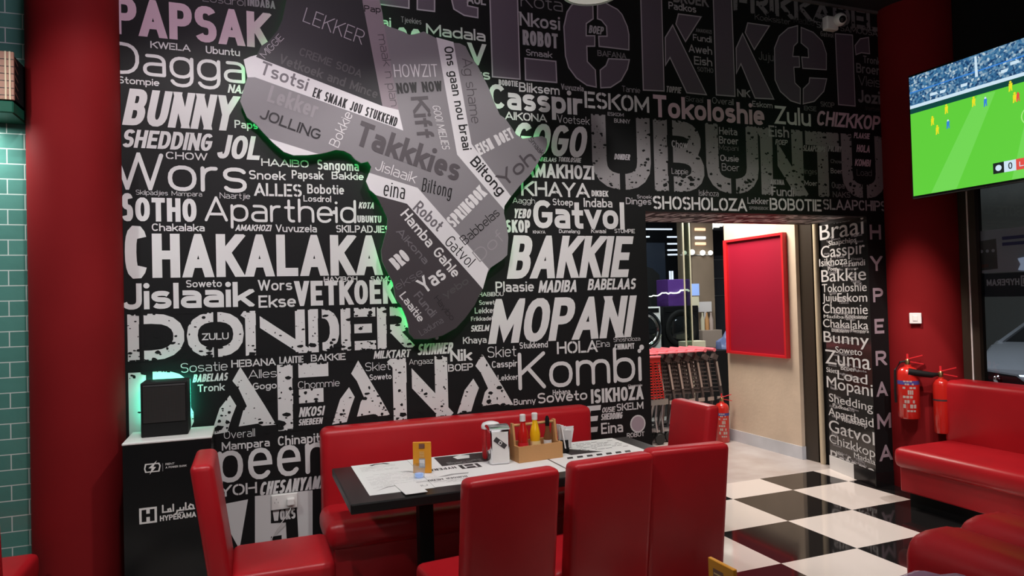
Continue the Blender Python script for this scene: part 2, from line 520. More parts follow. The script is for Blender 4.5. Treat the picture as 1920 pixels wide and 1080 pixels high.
X = 0.7
GLY = {
    'A': (.66, [[(0, 0), (.5, 1), (1, 0)], [(.2, .27), (.8, .27)]]),
    'B': (.56, [[(0, 0), (0, 1)], [(0, 1), (.5, 1)] + E(.5, .76, .42, .24, 90, -90) + [(0, .52)], [(.4, .52)] + E(.5, .26, .5, .26, 90, -90) + [(0, 0)]]),
    'C': (.56, [E(.52, .5, .52, .5, 38, 322)]),
    'D': (.6, [[(0, 0), (0, 1)], [(0, 1), (.4, 1)] + E(.4, .5, .6, .5, 90, -90) + [(0, 0)]]),
    'E': (.48, [[(1, 1), (0, 1), (0, 0), (1, 0)], [(0, .51), (.85, .51)]]),
    'F': (.46, [[(1, 1), (0, 1), (0, 0)], [(0, .5), (.85, .5)]]),
    'G': (.6, [E(.52, .5, .52, .5, 42, 330) + [(1, .48), (.6, .48)]]),
    'H': (.58, [[(0, 0), (0, 1)], [(1, 0), (1, 1)], [(0, .52), (1, .52)]]),
    'I': (0, [[(.5, 0), (.5, 1)]]),
    'J': (.42, [[(1, 1), (1, .3)] + E(.5, .3, .5, .3, 0, -165)]),
    'K': (.58, [[(0, 0), (0, 1)], [(1, 1), (0, .4)], [(.32, .6), (1, 0)]]),
    'L': (.46, [[(0, 1), (0, 0), (1, 0)]]),
    'M': (.78, [[(0, 0), (0, 1), (.5, .2), (1, 1), (1, 0)]]),
    'N': (.6, [[(0, 0), (0, 1)], [(0, 1), (1, 0)], [(1, 0), (1, 1)]]),
    'O': (.62, [E(.5, .5, .5, .5, 0, 360)]),
    'P': (.54, [[(0, 0), (0, 1)], [(0, 1), (.5, 1)] + E(.5, .73, .5, .27, 90, -90) + [(0, .46)]]),
    'R': (.56, [[(0, 0), (0, 1)], [(0, 1), (.5, 1)] + E(.5, .73, .5, .27, 90, -90) + [(0, .46)], [(.45, .46), (1, 0)]]),
    'S': (.52, [E(.5, .755, .5, .245, 25, 270) + E(.5, .255, .5, .255, 90, -155)[1:]]),
    'T': (.54, [[(0, 1), (1, 1)], [(.5, 1), (.5, 0)]]),
    'U': (.58, [[(0, 1), (0, .35)] + E(.5, .35, .5, .35, 180, 360) + [(1, 1)]]),
    'V': (.6, [[(0, 1), (.5, 0), (1, 1)]]),
    'W': (.9, [[(0, 1), (.25, 0), (.5, 1), (.75, 0), (1, 1)]]),
    'X': (.6, [[(0, 0), (1, 1)], [(0, 1), (1, 0)]]),
    'Y': (.6, [[(0, 1), (.5, .45), (1, 1)], [(.5, .45), (.5, 0)]]),
    'Z': (.54, [[(0, 1), (1, 1), (0, 0), (1, 0)]]),
    'a': (.46, [[(.12, .7), (.5, .7)] + E(.5, .45, .5, .25, 90, 0) + [(1, 0)], [(1, .4), (.42, .4)] + E(.42, .2, .42, .2, 90, 270) + [(1, 0)]]),
    'b': (.5, [[(0, 1), (0, 0)], E(.5, .35, .5, .35, 0, 360)]),
    'c': (.44, [E(.52, .35, .52, .35, 40, 320)]),
    'd': (.5, [[(1, 1), (1, 0)], E(.5, .35, .5, .35, 0, 360)]),
    'e': (.48, [[(0.02, .36), (1, .36)] + E(.5, .35, .5, .35, 2, 318)]),
    'f': (.3, [E(.8, .74, .45, .26, 70, 180) + [(.35, 0)], [(0, .68), (.85, .68)]]),
    'g': (.5, [E(.5, .35, .5, .35, 0, 360), [(1, .7), (1, -.02)] + E(.5, -.02, .5, .26, 0, -155)]),
    'h': (.48, [[(0, 1), (0, 0)], [(0, .4)] + E(.5, .4, .5, .3, 180, 0) + [(1, 0)]]),
    'i': (0, [[(.5, 0), (.5, .7)], 'dot']),
    'j': (.16, [[(1, .7), (1, -.05)] + E(.3, -.05, .7, .22, 0, -100), 'dotr']),
    'k': (.46, [[(0, 0), (0, 1)], [(1, .7), (0, .24)], [(.35, .42), (1, 0)]]),
    'l': (0, [[(.5, 0), (.5, 1)]]),
    'm': (.8, [[(0, 0), (0, .7)], [(0, .42)] + E(.25, .42, .25, .28, 180, 0) + [(.5, 0)], [(.5, .42)] + E(.75, .42, .25, .28, 180, 0) + [(1, 0)]]),
    'n': (.48, [[(0, 0), (0, .7)], [(0, .4)] + E(.5, .4, .5, .3, 180, 0) + [(1, 0)]]),
    'o': (.5, [E(.5, .35, .5, .35, 0, 360)]),
    'p': (.5, [[(0, .7), (0, -.28)], E(.5, .35, .5, .35, 0, 360)]),
    'r': (.3, [[(0, 0), (0, .7)], [(0, .36)] + E(.75, .36, .75, .34, 180, 80)]),
    's': (.42, [E(.5, .53, .5, .17, 25, 270) + E(.5, .18, .5, .18, 90, -155)[1:]]),
    't': (.3, [[(.4, .95), (.4, .2)] + E(.85, .2, .45, .2, 180, 280), [(0, .66), (.95, .66)]]),
    'u': (.48, [[(0, .7), (0, .3)] + E(.5, .3, .5, .3, 180, 360), [(1, .7), (1, 0)]]),
    'v': (.48, [[(0, .7), (.5, 0), (1, .7)]]),
    'w': (.72, [[(0, .7), (.25, 0), (.5, .7), (.75, 0), (1, .7)]]),
    'y': (.48, [[(0, .7), (.5, 0)], [(1, .7), (.36, -.28)]]),
    'z': (.44, [[(0, .7), (1, .7), (0, 0), (1, 0)]]),
    ' ': (.25, []),
}
LOW = set('abcdefghijklmnopqrstuvwyz')


def clip_y(poly, lo, hi):
    for lim, keep in ((lo, 1), (hi, -1)):
        out = []
        for i in range(len(poly)):
            a, b2 = poly[i], poly[(i + 1) % len(poly)]
            ina, inb = (a[1] - lim) * keep >= -1e-9, (b2[1] - lim) * keep >= -1e-9
            if ina:
                out.append(a)
            if ina != inb:
                t = (lim - a[1]) / (b2[1] - a[1])
                out.append((a[0] + t * (b2[0] - a[0]), lim))
        poly = out
        if len(poly) < 3:
            return []
    return poly


def ribbon(pts, t, lo, hi, rnd, out, ends=(True, True)):
    h = t / 2
    P = [Vector(p) for p in pts]
    Q = [P[0]]
    for p in P[1:]:
        if (p - Q[-1]).length > 1e-4:
            Q.append(p)
    P = Q
    if len(P) < 2:
        return
    closed = (P[0] - P[-1]).length < 1e-3
    if closed:
        P = P[:-1]
    else:
        for k, (a, b2) in enumerate(((0, 1), (-1, -2))):
            d = (P[a] - P[b2]).normalized()
            axis = abs(d.x) < .02 or abs(d.y) < .02
            edge = P[a].y - h < lo + .02 or P[a].y + h > hi - .02
            if not rnd and (axis or (edge and abs(d.y) > .3)):
                P[a] = P[a] + d * h * (1 if axis else 1.6)
            elif rnd:
                c = P[a]
                out.append(clip_y([(c.x + h * math.cos(q * .7854), c.y + h * math.sin(q * .7854)) for q in range(8)], lo, hi))
    n = len(P)
    segs = []
    for i in range(n if closed else n - 1):
        a, b2 = P[i], P[(i + 1) % n]
        d = (b2 - a).normalized()
        m = Vector((-d.y, d.x)) * h
        segs.append((a, b2, m))
        q = clip_y([((a + m).x, (a + m).y), ((a - m).x, (a - m).y), ((b2 - m).x, (b2 - m).y), ((b2 + m).x, (b2 + m).y)], lo, hi)
        if q:
            out.append(q)
    # outer corner of every joint
    for i in range(len(segs) if closed else len(segs) - 1):
        m0, m1 = segs[i][2], segs[(i + 1) % len(segs)][2]
        c = segs[i][1]
        cr = m0.x * m1.y - m0.y * m1.x
        if abs(cr) < 1e-9:
            continue
        g = -1 if cr > 0 else 1
        m0, m1 = m0 * g, m1 * g
        mm = m0 + m1
        k = 2 * h * h / max(mm.length_squared, 1e-9)
        tip = c + mm * min(k, 3.0 * h / max(mm.length, 1e-6))
        q = clip_y([(c.x, c.y), ((c + m0).x, (c + m0).y), (tip.x, tip.y), ((c + m1).x, (c + m1).y)], lo, hi)
        if q:
            out.append(q)


STY = {'h': (.2, .07, 0), 'b': (.155, .085, 0), 'hb': (.19, .07, 0), 'r': (.085, .1, 0), 'l': (.06, .1, 0), 'o': (.105, .1, 1),
       'bi': (.19, .055, 0), 'ri': (.085, .08, 0), 's': (.165, .075, 0), 'f': (.06, .12, 0), 'g': (.135, .065, 0), 'k': (.27, .05, 0), 'x': (.215, .07, 0)}


def word(text, style, width, height, inset=0.0):
    """polygons of a word, baseline at y=0, capital height 'height', total width 'width';
    returns (letter polygons, stencil gap polygons)"""
    t, gap, rnd = STY[style]
    slant = .2 if style in ('bi', 'ri') else 0
    W = width / height - slant
    n = len(text)
    ws = [GLY[c][0] for c in text]
    sw = sum(ws) or 1e-6
    k = (W - n * t - (n - 1) * gap) / sw if sw > .01 else 1
    if k < .34:
        # narrow word: thin the strokes instead of crushing the counters
        s = (W / (sw * .34 + n * t + (n - 1) * gap))
        t, gap, k = t * s, gap * s, .34 * s
        t = max(t, .05)
    if k > 1.5:
        gap += (k - 1.5) * sw / max(1, n - 1) * .5
        k = (W - n * t - (n - 1) * gap) / sw
    polys, gaps = [], []
    x = 0
    sten = style in ('s', 'k', 'x')
    for c, w in zip(text, ws):
        gw = w * k
        low = c in LOW
        td = t - 2 * inset

        def mp(p):
            u, v2 = p
            if low:
                if v2 <= 0:
                    yy = t / 2 + v2 * (1 if v2 > -.2 else 1) if v2 < 0 else t / 2
                elif v2 <= X:
                    yy = t / 2 + v2 / X * (X - t)
                else:
                    yy = (X - t / 2) + (v2 - X) / (1 - X) * (1 - X)
            else:
                yy = t / 2 + v2 * (1 - t)
            return (x + t / 2 + u * gw, yy)
        for st in GLY[c][1]:
            if st in ('dot', 'dotr'):
                cx = x + t / 2 + (0 if st == 'dot' else gw)
                rr = t * .56 - inset
                cy = X + .1 + rr + inset
                polys.append([(cx + rr * math.cos(q * math.pi / 8), cy + rr * math.sin(q * math.pi / 8)) for q in range(16)])
                continue
            hi = 1.0 - inset
            ymax = max(p[1] for p in st)
            if low and ymax <= X + .01:
                hi = X + .004 - inset
            ribbon([mp(p) for p in st], td, (-.32 if low and min(p[1] for p in st) < 0 else inset), hi, rnd, polys)
        if sten and not inset:
            g = .055 if style == 's' else (.085 if style == 'x' else .09)
            xc = None
            if c in 'OCGSQeoc08':
                xc = x + t / 2 + gw * .5
            elif c in 'BDPREFLHKNkLbr':
                xc = x + t + g * .6
            elif c in 'UVT':
                xc = None
            elif c in 'AM':
                gaps.append([(x + t / 2 + gw * .5 - .02, .34), (x + t / 2 + gw * .5 + g, .34), (x + t + gw * .86, -.01), (x + t + gw * .86 - g, -.01)])
            if c == 'U':
                gaps.append([(x + t / 2 + gw * .5 - g / 2, -.01), (x + t / 2 + gw * .5 + g / 2, -.01), (x + t / 2 + gw * .5 + g / 2, t * 1.2), (x + t / 2 + gw * .5 - g / 2, t * 1.2)])
            if xc is not None:
                gaps.append([(xc - g / 2, -.02), (xc + g / 2, -.02), (xc + g / 2, 1.02), (xc - g / 2, 1.02)])
        x += gw + t + gap
    f = lambda q: [((a + slant * b2) * height, b2 * height) for a, b2 in q]
    return [f(q) for q in polys if len(q) > 2], [f(q) for q in gaps]


class Paint:
    """collects flat printed polygons on a plane: origin o, axes u and v, outward n"""
    def __init__(self, o, u, v2, n):
        self.o, self.u, self.v, self.n = Vector(o), Vector(u).normalized(), Vector(v2).normalized(), Vector(n).normalized()
        self.q = []

    def add(self, poly, m, layer=1):
        self.q.append((poly, m, layer))

    def text(self, s, style, m, x, y, w, h, layer=1, gapm='vinyl_black', ang=0.0, clip=None):
        ps, gs = word(s, style, w, h)
        ca, sa = math.cos(ang), math.sin(ang)
        tr = lambda q: [(x + a * ca - b2 * sa, y + a * sa + b2 * ca) for a, b2 in q]
        for q in ps:
            q = tr(q)
            if clip:
                q = clip_y(q, *clip)
            if q:
                self.add(q, m, layer)
        for q in gs:
            self.add(tr(q), gapm, layer + 1)

    def flush(self, bm, slots, step=0.0006, base=0.0008):
        # neighbouring strokes overlap, so each gets its own hair's breadth of paint thickness
        for k, (poly, m, layer) in enumerate(self.q):
            vs = [bm.verts.new(self.o + self.u * a + self.v * b2 + self.n * (base + step * (layer + .022 * (k % 40)))) for a, b2 in poly]
            try:
                f = bm.faces.new(vs)
            except ValueError:
                continue
            f.normal_update()
            if f.normal.dot(self.n) < 0:
                f.normal_flip()
            if m not in slots:
                slots.append(m)
            f.material_index = slots.index(m)


# ------------------------------------------------------------------ lettering tables (metres on the wall: x, z)
WALL_WORDS = [
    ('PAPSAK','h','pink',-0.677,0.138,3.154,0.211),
    ('Losdrol','r','dim',-0.22,0.01,3.391,0.046),
    ('INDABA','h','dim',0.022,0.176,3.396,0.048),
    ('KWELA','s','w',-0.493,-0.289,3.093,0.039),
    ('Ubuntu','b','w',-0.208,-0.025,3.092,0.043),
    ('Dagga','o','w',-0.695,0.001,2.933,0.178),
    ('Stompie','b','w',-0.657,-0.451,2.88,0.039),
    ('NAAR','bi','w',-0.096,0.059,2.873,0.05),
    ('BUNNY','bi','w',-0.64,-0.033,2.65,0.205),
    ('Papsak','b','w',-0.062,0.129,2.669,0.047),
    ('SHEDDING','bi','w',-0.644,-0.173,2.526,0.101),
    ('JOL','bi','w',-0.165,0.096,2.487,0.139),
    ('Wors','o','w',-0.687,-0.002,2.291,0.209),
    ('CHOW','s','w',-0.425,-0.211,2.471,0.042),
    ('Skilpadjies','r','w',-0.578,-0.418,2.265,0.027),
    ('Mampara','r','w',-0.399,-0.242,2.264,0.027),
    ('S','h','w',-0.648,-0.593,2.116,0.156),
    ('OTHO','h','w',-0.583,-0.273,2.117,0.133),
    ('Naartjie','r','w',-0.149,0.015,2.256,0.034),
    ('Apartheid','o','w',-0.231,0.624,2.122,0.144),
    ('Chakalaka','b','w',-0.502,-0.232,2.064,0.042),
    ('AMAKHOZI','bi','w',-0.07,0.132,2.069,0.037),
    ('C','h','w',-0.637,-0.527,1.798,0.294),
    ('HAKALAKA','h','w',-0.503,0.774,1.802,0.247),
    ('Soweto','b','w',-0.334,-0.147,1.745,0.042),
    ('HAAIBO','s','w',0.08,0.349,2.454,0.044),
    ('Sangoma','b','w',0.399,0.647,2.445,0.062),
    ('Snoek','b','w',0.011,0.213,2.373,0.053),
    ('Papsak','b','w',0.25,0.432,2.385,0.051),
    ('Bakkie','b','w',0.482,0.675,2.39,0.046),
    ('ALLES','s','w',0.038,0.305,2.276,0.076),
    ('Bobotie','b','w',0.337,0.554,2.298,0.058),
    ('Losdrol','b','w',0.314,0.476,2.249,0.038),
    ('KOTA','bi','w',0.639,0.74,2.214,0.04),
    ('UBUNTU','h','w',0.63,0.778,2.128,0.043),
    ('Vuvuzela','b','w',0.153,0.388,2.064,0.045),
    ('SKILPADJIES','s','w',0.501,0.83,2.065,0.045),
    ('Wors','b','w',0.048,0.239,1.719,0.063),
    ('VETKOEK','h','w',0.252,0.856,1.623,0.149),
    ('HAYIBOH','s','w',0.422,0.622,1.763,0.033),
    ('SAMO','s','w',0.703,0.836,1.762,0.033),
    ('Jislaaik','hb','w',-0.658,0.017,1.628,0.144),
    ('ZULU','s','w',-0.256,-0.116,1.443,0.039),
    ('Sosatie','r','w',-0.369,-0.125,1.265,0.054),
    ('HEBANA','s','w',-0.105,0.137,1.279,0.043),
    ('BABELAAS','bi','w',-0.31,-0.12,1.207,0.045),
    ('Tronk','b','w',-0.284,-0.144,1.151,0.042),
    ('Alles','r','w',-0.014,0.142,1.209,0.05),
    ('Gogo','b','w',0.008,0.14,1.143,0.04),
    ('LAAITIE','s','w',0.158,0.294,1.286,0.041),
    ('BAKKIE','s','w',0.337,0.541,1.288,0.042),
    ('MILKTART','bi','w',0.709,0.946,1.284,0.049),
    ('SKINNER','bi','w',0.984,1.225,1.292,0.071),
    ('Skiet','r','w',0.658,0.813,1.211,0.053),
    ('Soweto','b','w',0.683,0.818,1.154,0.036),
    ('Chommie','r','w',0.26,0.502,1.131,0.044),
    ('NKOSI','bi','w',0.26,0.414,0.963,0.057),
    ('SHEBEEN','bi','w',0.256,0.4,0.913,0.038),
    ('Angaaz','r','w',0.931,1.086,1.235,0.036),
    ('Nik','h','w',1.199,1.342,1.24,0.075),
    ('BOEP','s','w',1.183,1.351,1.176,0.047),
    ('Ekse','b','w',0.049,0.258,1.619,0.072),
    ('HABIBOU','s','w',1.401,1.575,1.653,0.028),
    ('Soweto','b','w',1.403,1.533,1.598,0.031),
    ('Lekker','b','w',1.372,1.516,1.543,0.038),
    ('Frikkadel','b','w',1.345,1.492,1.495,0.028),
    ('SKELM','bi','w',1.34,1.472,1.426,0.041),
    ('Khaya','b','w',1.287,1.448,1.349,0.044),
    ('GOGO','bi','w',1.656,2.246,2.602,0.219),
    ('BABELAAS','bi','w',1.829,1.991,2.563,0.029),
    ('TOKOLOSHIE','bi','w',2.0,2.179,2.567,0.033),
    ('AMAKHOZI','h','w',1.755,2.275,2.451,0.098),
    ('KHAYA','s','w',1.721,2.233,2.324,0.101),
    ('DIKBEK','h','w',2.25,2.381,2.335,0.042),
    ('Aaggh','r','w',1.658,1.82,2.272,0.04),
    ('Stoep','b','w',1.95,2.104,2.265,0.047),
    ('Indaba','b','w',2.186,2.412,2.259,0.063),
    ('YEBO','bi','w',1.659,1.794,2.172,0.064),
    ('Gatvol','hb','w',1.803,2.506,2.106,0.192),
    ('SKOP','h','w',1.603,1.779,2.075,0.085),
    ('KHAYA','s','w',1.798,1.889,2.07,0.021),
    ('Dumelang','b','w',1.992,2.151,2.075,0.026),
    ('Kwaai','b','w',2.238,2.355,2.077,0.03),
    ('STOMPIE','s','w',2.423,2.588,2.079,0.03),
    ('BAKKIE','bi','w',1.601,2.577,1.766,0.291),
    ('Plaasie','b','w',1.52,1.794,1.679,0.07),
    ('MADIBA','bi','w',1.825,2.126,1.669,0.083),
    ('BABELAAS','bi','w',2.196,2.591,1.679,0.078),
    ('MOPANI','bi','w',1.458,2.588,1.34,0.294),
    ('Skiet','r','w',1.452,1.655,1.25,0.073),
    ('Stukkend','b','w',1.679,1.885,1.298,0.043),
    ('HOLA','s','w',1.951,2.261,1.248,0.083),
    ('Eina','r','w',2.253,2.358,1.28,0.045),
    ('Shosholoza','r','w',2.389,2.605,1.311,0.03),
    ('CHINAPIT','h','w',2.396,2.555,1.255,0.041),
    ('Casspir','b','w',1.48,1.66,1.182,0.045),
    ('Lekker','b','w',1.518,1.662,1.095,0.039),
    ('Kombi','o','w',1.663,2.608,1.022,0.251),
    ('Bunny','b','w',1.626,1.784,0.926,0.042),
    ('Soweto','b','w',1.799,2.171,0.923,0.071),
    ('Hebana','b','w',1.911,2.042,0.972,0.036),
    ('ISIKHOZA','h','w',2.199,2.617,0.892,0.099),
    ('Chommie','b','w',2.494,2.611,0.985,0.019),
    ('E','bi','w',2.131,2.276,0.695,0.183),
    ('OUSIE','bi','w',2.28,2.39,0.822,0.037),
    ('SKELM','s','w',2.398,2.614,0.824,0.052),
    ('SHEDDING','bi','w',2.27,2.448,0.771,0.045),
    ('Eina','b','w',2.271,2.444,0.675,0.077),
    ('ROBOT','s','w',2.473,2.616,0.63,0.033),
    ('Kota','r','dim',1.754,2.068,3.611,0.096),
    ('Nkosi','b','lite',1.743,2.044,3.479,0.095),
    ('ROBOT','h','lite',1.762,2.024,3.35,0.103),
    ('Smaak','b','lite',1.784,1.977,3.28,0.044),
    ('BOEP','bi','lite',2.263,2.389,3.486,0.057),
    ('BAFANA','s','dim',2.329,2.561,3.331,0.042),
    ('Padkos','b','lite',2.93,3.173,3.74,0.055),
    ('BROEK','h','dim',2.973,3.285,3.797,0.08),
    ('AMAKHOZI','s','dim',3.163,3.307,3.595,0.029),
    ('Fundi','b','lite',3.136,3.304,3.528,0.049),
    ('Aweh','b','lite',3.095,3.305,3.436,0.06),
    ('Eish','b','lite',3.139,3.302,3.348,0.064),
    ('SOTHO','s','dim',3.166,3.31,3.298,0.036),
    ('Juju','r','dim',3.739,3.884,3.443,0.067),
    ('Koeksister','r','dim',3.716,4.067,3.754,0.046),
    ('Madiba','r','dk',4.1,4.307,3.774,0.052),
    ('SLIKS SAMOOSA','s','dim',4.329,4.992,3.762,0.052),
    ('Gatvol','b','dim',4.37,4.505,3.697,0.043),
    ('BOBOTIE','h','w',1.581,1.719,3.059,0.039),
    ('Bliksem','b','w',1.726,2.026,3.028,0.065),
    ('Vuvuzela','b','lite',2.039,2.212,3.068,0.041),
    ('Tannie','r','lite',2.518,2.667,3.093,0.042),
    ('TOPPIE','bi','lite',2.884,3.023,3.119,0.047),
    ('NIK','s','lite',3.525,3.645,3.138,0.058),
    ('Casspir','hb','w',1.509,2.202,2.9,0.164),
    ('ESKOM','s','w',2.216,2.738,2.955,0.117),
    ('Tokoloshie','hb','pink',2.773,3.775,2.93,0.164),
    ('Skraal','r','dim',3.053,3.209,3.065,0.04),
    ('Overall','r','lite',3.291,3.487,3.067,0.048),
    ('Eskom','b','lite',3.663,3.858,3.07,0.046),
    ('AIKONA','s','w',1.62,1.924,2.833,0.054),
    ('Voetsek','r','w',2.004,2.25,2.836,0.056),
    ('ESKOM','s','lite',2.396,2.525,2.912,0.026),
    ('BUNNY','s','lite',2.446,2.576,2.865,0.031),
    ('Zulu','b','w',3.879,4.238,2.952,0.143),
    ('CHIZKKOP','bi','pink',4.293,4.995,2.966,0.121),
    ('EKSE','s','dim',4.172,4.298,3.078,0.038),
    ('SKOP','s','dim',4.344,4.49,3.121,0.043),
    ('Voetsek','r','dk',4.824,4.991,3.125,0.04),
    ('Chow','b','lite',2.92,3.059,2.716,0.051),
    ('DONDER','bi','lite',2.437,2.571,2.602,0.042),
    ('Lappie','r','lite',2.913,3.056,2.519,0.043),
    ('Heita','b','lite',3.345,3.512,2.836,0.056),
    ('Broer','b','lite',3.342,3.52,2.766,0.057),
    ('Mopani','r','dim',3.34,3.518,2.718,0.04),
    ('Ousie','b','lite',3.347,3.519,2.633,0.049),
    ('Boer','r','lite',3.359,3.521,2.561,0.056),
    ('Eish','b','lite',3.812,4.012,2.847,0.088),
    ('POEP','bi','lite',3.872,3.999,2.787,0.042),
    ('SLAAPCHIPS','bi','lite',4.147,4.383,2.751,0.047),
    ('POLONY','bi','lite',4.406,4.552,2.76,0.048),
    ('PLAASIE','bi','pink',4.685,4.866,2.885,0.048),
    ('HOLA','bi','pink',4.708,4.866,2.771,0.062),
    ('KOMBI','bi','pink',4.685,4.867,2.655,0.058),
    ('Load','r','dim',4.705,4.869,2.576,0.053),
    ('Chow','s','dim',4.429,4.548,2.666,0.034),
    ('Boer','b','lite',4.426,4.55,2.583,0.043),
    ('Dinges','r','dim',4.123,4.281,2.567,0.046),
    ('Moer','b','lite',4.151,4.282,2.474,0.043),
    ('Oupa','b','dim',4.431,4.567,2.462,0.052),
    ('NAKS','s','dim',4.439,4.627,2.388,0.048),
    ('AIKONA','h','lite',3.812,3.948,2.471,0.042),
    ('Fundi','b','lite',3.819,4.04,2.383,0.071),
    ('Tronk','b','dim',4.82,5.01,3.522,0.063),
    ('Broer','b','dim',4.74,5.0,3.434,0.081),
    ('Vleis','r','dim',4.758,5.001,3.329,0.085),
    ('Jozi','h','dim',4.745,4.994,3.186,0.107),
    ('Snoek','b','lite',2.614,2.734,2.33,0.027),
    ('Dinges','b','lite',2.521,2.732,2.286,0.049),
    ('SHOSHOLOZA','s','w',2.745,3.579,2.256,0.097),
    ('Isikhoza','r','lite',3.145,3.322,2.364,0.044),
    ('Lekker','b','lite',3.586,3.79,2.315,0.05),
    ('SPRINGBOK','h','dim',3.6,3.783,2.27,0.025),
    ('BOBOTIE','s','w',3.799,4.317,2.27,0.096),
    ('SLAAPCHIPS','s','lite',4.334,5.022,2.286,0.086),
    ('Madala','b','w',1.094,1.496,3.342,0.076),
    ('Tjeekies','r','lite',0.933,1.064,3.406,0.037),
    ('Haai','b','w',0.724,0.868,3.361,0.067),
    ('GOGO','hb','w',0.719,1.065,3.153,0.221),
    ('V','h','w',1.373,1.495,3.179,0.145),
    ('ts','b','w',1.425,1.522,3.088,0.071),
    ('AUL','h','lite',1.373,1.506,3.585,0.056),
    ('Overall','r','w',-0.152,0.015,0.873,0.046),
    ('Mampara','b','w',-0.164,0.095,0.808,0.048),
    ('Chinapit','b','w',0.14,0.379,0.805,0.056),
    ('peen','o','w',-0.19,0.425,0.622,0.261),
    ('YOH','s','w',-0.18,0.02,0.545,0.064),
    ('CHESANYAMA','bi','w',0.031,0.42,0.528,0.077),
]
WORN_WORDS = [
    ('D','w',-0.631,-0.347,1.343,0.259),
    ('O','w',-0.335,-0.035,1.343,0.259),
    ('N','w',-0.026,0.307,1.343,0.259),
    ('D','w',0.326,0.507,1.343,0.259),
    ('E','w',0.517,0.727,1.343,0.259),
    ('R','w',0.737,0.948,1.343,0.259),
    ('U','worn_grey',2.264,2.739,2.388,0.528),
    ('B','worn_grey',2.767,3.202,2.388,0.528),
    ('U','worn_grey',3.221,3.706,2.388,0.528),
    ('N','worn_grey',3.727,4.148,2.388,0.528),
    ('T','worn_grey',4.175,4.524,2.388,0.528),
    ('U','worn_grey',4.547,5.028,2.388,0.528),
    ('FRIKKADEL','dim',3.516,5.024,3.8,0.183),
    ('B','w',-0.631,-0.306,0.891,0.389),
    ('A','w',-0.23,0.138,0.891,0.389),
    ('F','w',0.144,0.437,0.891,0.389),
    ('A','w',0.444,0.809,0.891,0.389),
    ('N','w',0.826,1.179,0.891,0.389),
    ('A','w',1.226,1.63,0.891,0.389),
]
JAMB_WORDS = [
    ('Aikona','dim',0.191,0.396,2.229,0.029),
    ('Braai','w',-0.038,0.616,2.101,0.153),
    ('Slaapchips','w',0.096,0.512,2.04,0.043),
    ('Casspir','w',-0.031,0.621,1.936,0.108),
    ('Isikhoza','w',-0.062,0.374,1.859,0.069),
    ('Fundi','w',0.389,0.617,1.836,0.051),
    ('Poep','w',0.074,0.222,1.813,0.034),
    ('Bakkie','w',-0.036,0.624,1.714,0.109),
    ('Tokoloshie','w',-0.033,0.626,1.62,0.074),
    ('Juju','w',-0.029,0.19,1.536,0.069),
    ('Eskom','w',0.206,0.629,1.531,0.076),
    ('Chommie','w',-0.027,0.63,1.427,0.084),
    ('Madiba','w',-0.021,0.293,1.383,0.03),
    ('Koeksister','w',0.316,0.628,1.386,0.037),
    ('Chakalaka','w',-0.035,0.631,1.299,0.074),
    ('Bliksem','w',0.099,0.356,1.26,0.029),
    ('Mampara','w',0.387,0.635,1.272,0.028),
    ('Bunny','w',-0.035,0.631,1.161,0.099),
    ('Soweto','w',0.146,0.533,1.075,0.058),
    ('Zuma','w',-0.021,0.641,0.965,0.128),
    ('Skiet','w',-0.009,0.16,0.887,0.044),
    ('Broer','w',0.218,0.436,0.929,0.043),
    ('Load','w',0.164,0.591,0.838,0.082),
    ('Mopani','w',-0.009,0.658,0.745,0.104),
    ('Shedding','w',0.018,0.651,0.621,0.074),
    ('Padkos','w',0.074,0.317,0.576,0.034),
    ('Apartheid','w',0.001,0.652,0.492,0.074),
    ('Vleis','w',0.19,0.341,0.47,0.038),
    ('Stoep','w',0.355,0.57,0.475,0.047),
    ('Gatvol','w',0.001,0.658,0.345,0.109),
    ('Chizkkop','w',0.003,0.66,0.243,0.079),
    ('Naks','w',0.107,0.213,0.158,0.029),
    ('Madala','w',0.368,0.659,0.183,0.047),
    ('Bafana','w',0.01,0.658,0.074,0.104),
]
